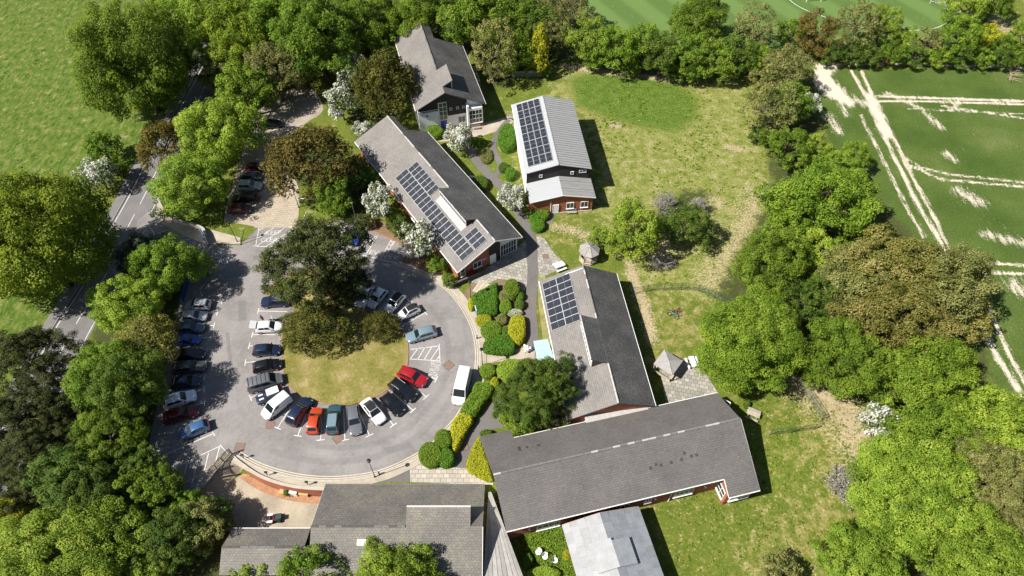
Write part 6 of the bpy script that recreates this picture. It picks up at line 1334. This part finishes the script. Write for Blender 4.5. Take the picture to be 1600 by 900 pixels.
# courtyard chairs
def chair(cx,cy,rot,label):
    p=G(cx,cy,LOW+.55); o=thing('garden_chair',label,'chair',(p.x,p.y,LOW+.45),rot,'white courtyard chairs'); poly_prism('seat',[(.36*math.cos(t),.36*math.sin(t)) for t in np.linspace(0,6.28,11)[:-1]],.38,.44,FASCIA,o)
    b=MB(); n=9
    for k in range(n): a0,a1=R(20+140*k/n),R(20+140*(k+1)/n); b.add([(.38*math.cos(a0),.38*math.sin(a0),.44),(.38*math.cos(a1),.38*math.sin(a1),.44),(.44*math.cos(a1),.44*math.sin(a1),.9),(.44*math.cos(a0),.44*math.sin(a0),.9)],[(0,1,2,3)])
    b.build('backrest',FASCIA,o)
    for a in (45,135,225,315): box('leg',.26*math.cos(R(a))-.025,.26*math.cos(R(a))+.025,.26*math.sin(R(a))-.025,.26*math.sin(R(a))+.025,-.4,.38,FASCIA,o)
chair(841,864,R(-60),'white tub chair nearest the shaded courtyard corner'); chair(851.5,871,R(20),'middle one of the three white courtyard chairs'); chair(867,876.5,R(60),'white tub chair nearest the lead roofed annex')
# yard clutter
p=G(468,765,LOW+.3); 
def crate(cx,cy,w,d,h,m,rot,label,name='timber_crate',cat='crate',slats=True):
    p=G(cx,cy,LOW+.03); o=thing(name,label,cat,(p.x,p.y,LOW+.03),rot,'crates by the brick wall'); box('carcass',-w/2,w/2,-d/2,d/2,0,h,m,o)
    sm=me('lid_board',boxv(-w/2-.02,w/2+.02,-d/10*.9,d/10*.9,h+.002,h+.03),_BF,m)
    for k in range(5): inst('lid_board',sm,o,(0,-d/2+d/10+k*d/5,0))
    return o
OR=dull('raw_orange_timber',(.50,.32,.14),.85,.2,2,12)
crate(447,770,1.4,.8,.6,OR,R(-8),'raw timber crate at the left end of the row by the brick wall'); crate(461,771,1.0,.8,.95,plain('white_container',(.62,.60,.56),.6),R(-8),'white box in the crate row by the brick wall'); crate(476,772,1.3,.75,.7,OR,R(-8),'raw timber crate at the right end of the row by the brick wall')
p=G(450,773,LOW); o=thing('potted_plant','dark potted plant in front of the timber crate','plant',(p.x,p.y,LOW+.03)); MB().tube([(0,0,0),(0,0,.4)],[.2,.28],10).build('pot',BRICKV,o); r_=np.random.default_rng(3); dd=unit(160,r_); dd[:,2]=np.abs(dd[:,2]); link(bpy.data.objects.new('foliage',leaf_mesh('foliage',dd*.6*r_.uniform(.4,1,(160,1))+np.array([0,0,.5]),dd,.3,.4,r_.random(160)*.4,r_,LM['dark'])),o)
# quad bike / mower with red seat in the yard shade
p=G(431,812,LOW); o=thing('garden_tractor','small dark tractor with a red seat in the yard shade','tractor',(p.x,p.y,LOW+.03),R(8))
MB().box(-.75,.75,-.32,.32,.3,.62).box(.1,.9,-.28,.28,.62,.88).build('body',plain('dark_tractor_green',(.03,.05,.045),.4),o); MB().box(-.45,-.05,-.22,.22,.621,.72).box(-.52,-.44,-.22,.22,.722,1.0).build('seat',PT['red'],o); MB().tube([(.1,0,.88),(-.05,0,1.05)],.03,6).build('steering_column',BLACKM,o); MB().tube([(-.05+.16*math.cos(t*math.pi/5),.16*math.sin(t*math.pi/5),1.06) for t in range(11)],.02,5).build('steering_wheel',BLACKM,o)
for x,rw in ((-.55,.36),(.6,.26)):
    for s in (1,-1): w=MB(); w.tube([(x,s*.34,rw),(x,s*.56,rw)],rw,12); wo=w.build('wheel',TYRE,o); w=MB(); w.tube([(x,s*.33,rw),(x,s*.57,rw)],rw*.5,8); w.build('rim',RIM,wo)
box('mudguard',-.9,-.2,-.6,-.33,.74,.78,FASCIA,o); box('mudguard',-.9,-.2,.33,.6,.74,.78,FASCIA,o)
# white boulder-like bag and tarpaulin on the shaded grass
p=G(558,82,0)
def rock(cx,cy,s,label,m,name='boulder',cat='rock',z=0,seed=1):
    p=G(cx,cy); o=thing(name,label,cat,(p.x,p.y,p.z)); rr=np.random.default_rng(seed)
    for k in range(3):
        bm=bmesh.new(); bmesh.ops.create_icosphere(bm,subdivisions=2,radius=s*rr.uniform(.4,.7))
        for v in bm.verts: v.co*=1+rr.normal(0,.09); v.co.z*=.6
        mm=bpy.data.meshes.new('stone'); bm.to_mesh(mm); bm.free(); mm.materials.append(m); link(bpy.data.objects.new('stone',mm),o).location=((k-1)*s*.8,rr.normal(0,.2)*s,s*.2)
PALER=dull('pale_stone',(.46,.44,.40),.9,.2,2,10)
rock(558,82,1.0,'pale sheeted heap on the shaded grass by the woodland',PALER,'covered_heap','heap'); rock(1120,591,.6,'pale stones at the foot of the largest green tree',PALER,seed=3); rock(480,352,.5,'white stone on the verge beside the block paved drive',PALER,seed=5); rock(738,277,.55,'pale stone beside the dark oval shrub',PALER,seed=7)
# bike rack and white rail on the verge
p=G(475,347,0); o=thing('bicycle_rack','silver hooped bicycle rack on the verge by the drive','bike rack',(p.x,p.y,0),R(80))
for k in range(3): MB().tube([(k*.7,0,0),(k*.7,0,.75),(k*.7+.15,.0,.85),(k*.7+.3,0,.75),(k*.7+.3,0,0)],.035,6).build('hoop',GALV,o)
p=G(469,314,0); o=thing('white_barrier','white low barrier rail on the verge above the fresh green tree','barrier',(p.x,p.y,0),R(-3)); MB().box(0,2.6,-.05,.05,.55,.68).build('rail',FASCIA,o)
for x in (.1,1.3,2.5): box('post',x-.05,x+.05,.052,.15,0,.7,FASCIA,o)
# kerb bollards
for cx,cy,lb in ((745.5,529.5,'upper short dark bollard on the ring road kerb'),(748,577,'short dark bollard on the kerb behind the white van'),(593,742,'short dark bollard beside the bottom lamp post')):
    p=G(cx,cy,0); o=thing('bollard',lb,'bollard',(p.x,p.y,.1),0,'kerb bollards'); MB().tube([(0,0,0),(0,0,.75),(0,0,.85)],[.11,.10,.05],8).build('post',BLACKM,o); MB().tube([(0,0,.6),(0,0,.68)],.112,8).build('band',FASCIA,o)
# posts with black caps along the retaining wall
for cx,cy,lb in ((381,715,'black gate post cap at the top of the retaining wall'),(418,742,'dark wall light on the middle of the retaining wall'),(481,757,'dark wall light on the right of the retaining wall')):
    p=G(cx,cy,.3); o=thing('wall_light_post',lb,'light',(p.x,p.y,.3),0,'lights on the retaining wall'); MB().tube([(0,0,0),(0,0,.8)],.06,6).build('post',BLACKM,o); MB().box(-.2,.2,-.12,.12,.8,.95).build('head',BLACKM,o)
# ------------------------------------------------------------------ the person by the white hatchback
def person(cx,cy,rot,label):
    p=G(cx,cy,0); o=thing('person',label,'person',(p.x,p.y,.03),rot)
    v=[(0,0,.95),(0,.02,1.18),(0,.04,1.40),(0,.05,1.50),(0,.06,1.57),(0,.07,1.68),
       (.10,0,.90),(.11,.03,.50),(.11,0,.09),(.11,.14,.03),(-.10,0,.90),(-.12,.0,.50),(-.12,-.06,.09),(-.12,.08,.03),
       (.19,.04,1.40),(.25,.10,1.12),(.20,.32,.98),(-.19,.04,1.40),(-.26,.06,1.10),(-.22,.26,.95)]
    e=[(0,1),(1,2),(2,3),(3,4),(4,5),(0,6),(6,7),(7,8),(8,9),(0,10),(10,11),(11,12),(12,13),(2,14),(14,15),(15,16),(2,17),(17,18),(18,19)]
    rad=[.15,.145,.165,.075,.075,.10,.095,.065,.045,.04,.095,.065,.045,.04,.065,.048,.035,.065,.048,.035]
    m=bpy.data.meshes.new('body'); m.from_pydata(v,e,[]); m.materials.append(dull('dark_clothes',(.018,.018,.022),.85,.3,6,30)); bo=link(bpy.data.objects.new('body',m),o); md=bo.modifiers.new('skin','SKIN')
    for i,sv in enumerate(m.skin_vertices[0].data): sv.radius=(rad[i],rad[i]*.85); sv.use_root=(i==0)
    bo.modifiers.new('sub','SUBSURF').render_levels=2
    bm=bmesh.new(); bmesh.ops.create_uvsphere(bm,u_segments=12,v_segments=8,radius=.105)
    for q in bm.verts: q.co.z*=1.25; q.co+=Vector((0,.085,1.66))
    hm=bpy.data.meshes.new('head'); bm.to_mesh(hm); bm.free(); hm.materials.append(dull('skin',(.42,.24,.17),.6)); link(bpy.data.objects.new('head',hm),o)
    bm=bmesh.new(); bmesh.ops.create_uvsphere(bm,u_segments=12,v_segments=8,radius=.118)
    for q in bm.verts: q.co.z=max(q.co.z*1.2,-.02); q.co+=Vector((0,.06,1.69))
    hm=bpy.data.meshes.new('hair'); bm.to_mesh(hm); bm.free(); hm.materials.append(dull('dark_hair',(.03,.022,.016),.8)); link(bpy.data.objects.new('hair',hm),o)
    for s in (1,-1):
        hx,hy,hz=(.20,.34,.96) if s>0 else (-.22,.28,.93); hd=MB(); hd.box(hx-.035,hx+.035,hy-.02,hy+.06,hz-.015,hz+.015)
        for k in range(4): hd.tube([(hx-.028+.019*k,hy+.06,hz),(hx-.028+.019*k,hy+.10+.01*(k in(1,2)),hz-.01),(hx-.028+.019*k,hy+.125+.012*(k in(1,2)),hz-.035)],[.009,.008,.006],5)
        hd.tube([(hx-s*.03,hy,hz),(hx-s*.06,hy+.04,hz-.01),(hx-s*.055,hy+.07,hz-.02)],[.011,.010,.007],5); hd.build('hand',bpy.data.materials['skin'],o)
person(412.5,503,R(165),'person in dark clothes beside the white hatchback with open tailgate')
# ------------------------------------------------------------------ rough grass tufts and weeds (uncountable)
def tufts(name, n, box_px, mask, lo, hi, species, seed, label, leafw=.5):
    r=np.random.default_rng(seed); P0=PL([(box_px[0],box_px[1]),(box_px[2],box_px[1]),(box_px[2],box_px[3]),(box_px[0],box_px[3])],0); xs=[p[0] for p in P0]; ys=[p[1] for p in P0]
    x=r.uniform(min(xs),max(xs),n); y=r.uniform(min(ys),max(ys),n); f=mask(x,y); k=r.random(n)<f; x,y=x[k],y[k]; m=len(x)
    j=5; X5=np.repeat(x,j)+r.normal(0,.12,m*j); Y5=np.repeat(y,j)+r.normal(0,.12,m*j); h=np.repeat(r.uniform(lo,hi,m),j)
    P=np.stack([X5,Y5,h*.5*r.uniform(.6,1.2,m*j)+terrain(X5,Y5)],-1); N=unit(m*j,r); N[:,2]=np.abs(N[:,2])*.7+.3; N/=np.linalg.norm(N,axis=1,keepdims=True)
    o=link(bpy.data.objects.new(name,leaf_mesh(name,P,N,h*1.2+.08,leafw,np.clip(np.repeat(r.normal(.5,.2,m),j)+r.normal(0,.1,m*j),0,1),r,LM[species]))); stuff(o); o['label']=label; o['category']='vegetation'; return o
def pm(*polys):
    Q=[PL(p,0) for p in polys]; rr=np.random.default_rng(len(polys[0])*31+7); C=[]
    for q in Q:
        xs=[p[0] for p in q]; ys=[p[1] for p in q]; C += [(rr.uniform(min(xs),max(xs)),rr.uniform(min(ys),max(ys)),rr.uniform(.6,3.2)) for _ in range(45)]
    return lambda x,y: np.clip(sum(in_poly(x,y,q).astype(float) for q in Q),0,1)*np.clip(.06+sum(np.exp(-((x-a)**2+(y-b)**2)/(2*w*w)) for a,b,w in C)*.7,0,1)
SCR=[(880,105),(980,115),(1150,135),(1190,175),(1200,260),(1215,330),(1150,420),(1110,470),(1050,450),(990,435),(975,380),(940,330),(945,250),(915,190)]
tufts('meadow_weeds',4500,(880,100,1220,470),pm(SCR),.10,.28,'green',5,'low green weeds scattered over the rough pale meadow')
tufts('meadow_tussocks',3000,(-20,-60,300,650),pm([(-20,-60),(300,-60),(260,60),(150,150),(140,300),(60,500),(-20,600)]),.10,.26,'green',6,'rough grass tussocks over the top left pasture')
tufts('lawn_tussocks',2600,(1000,600,1360,900),pm([(1010,800),(1190,690),(1300,610),(1350,680),(1330,900),(1050,900)],[(1150,600),(1240,600),(1280,660),(1200,680)]),.06,.18,'green',8,'longer tufts of grass on the lower lawn')
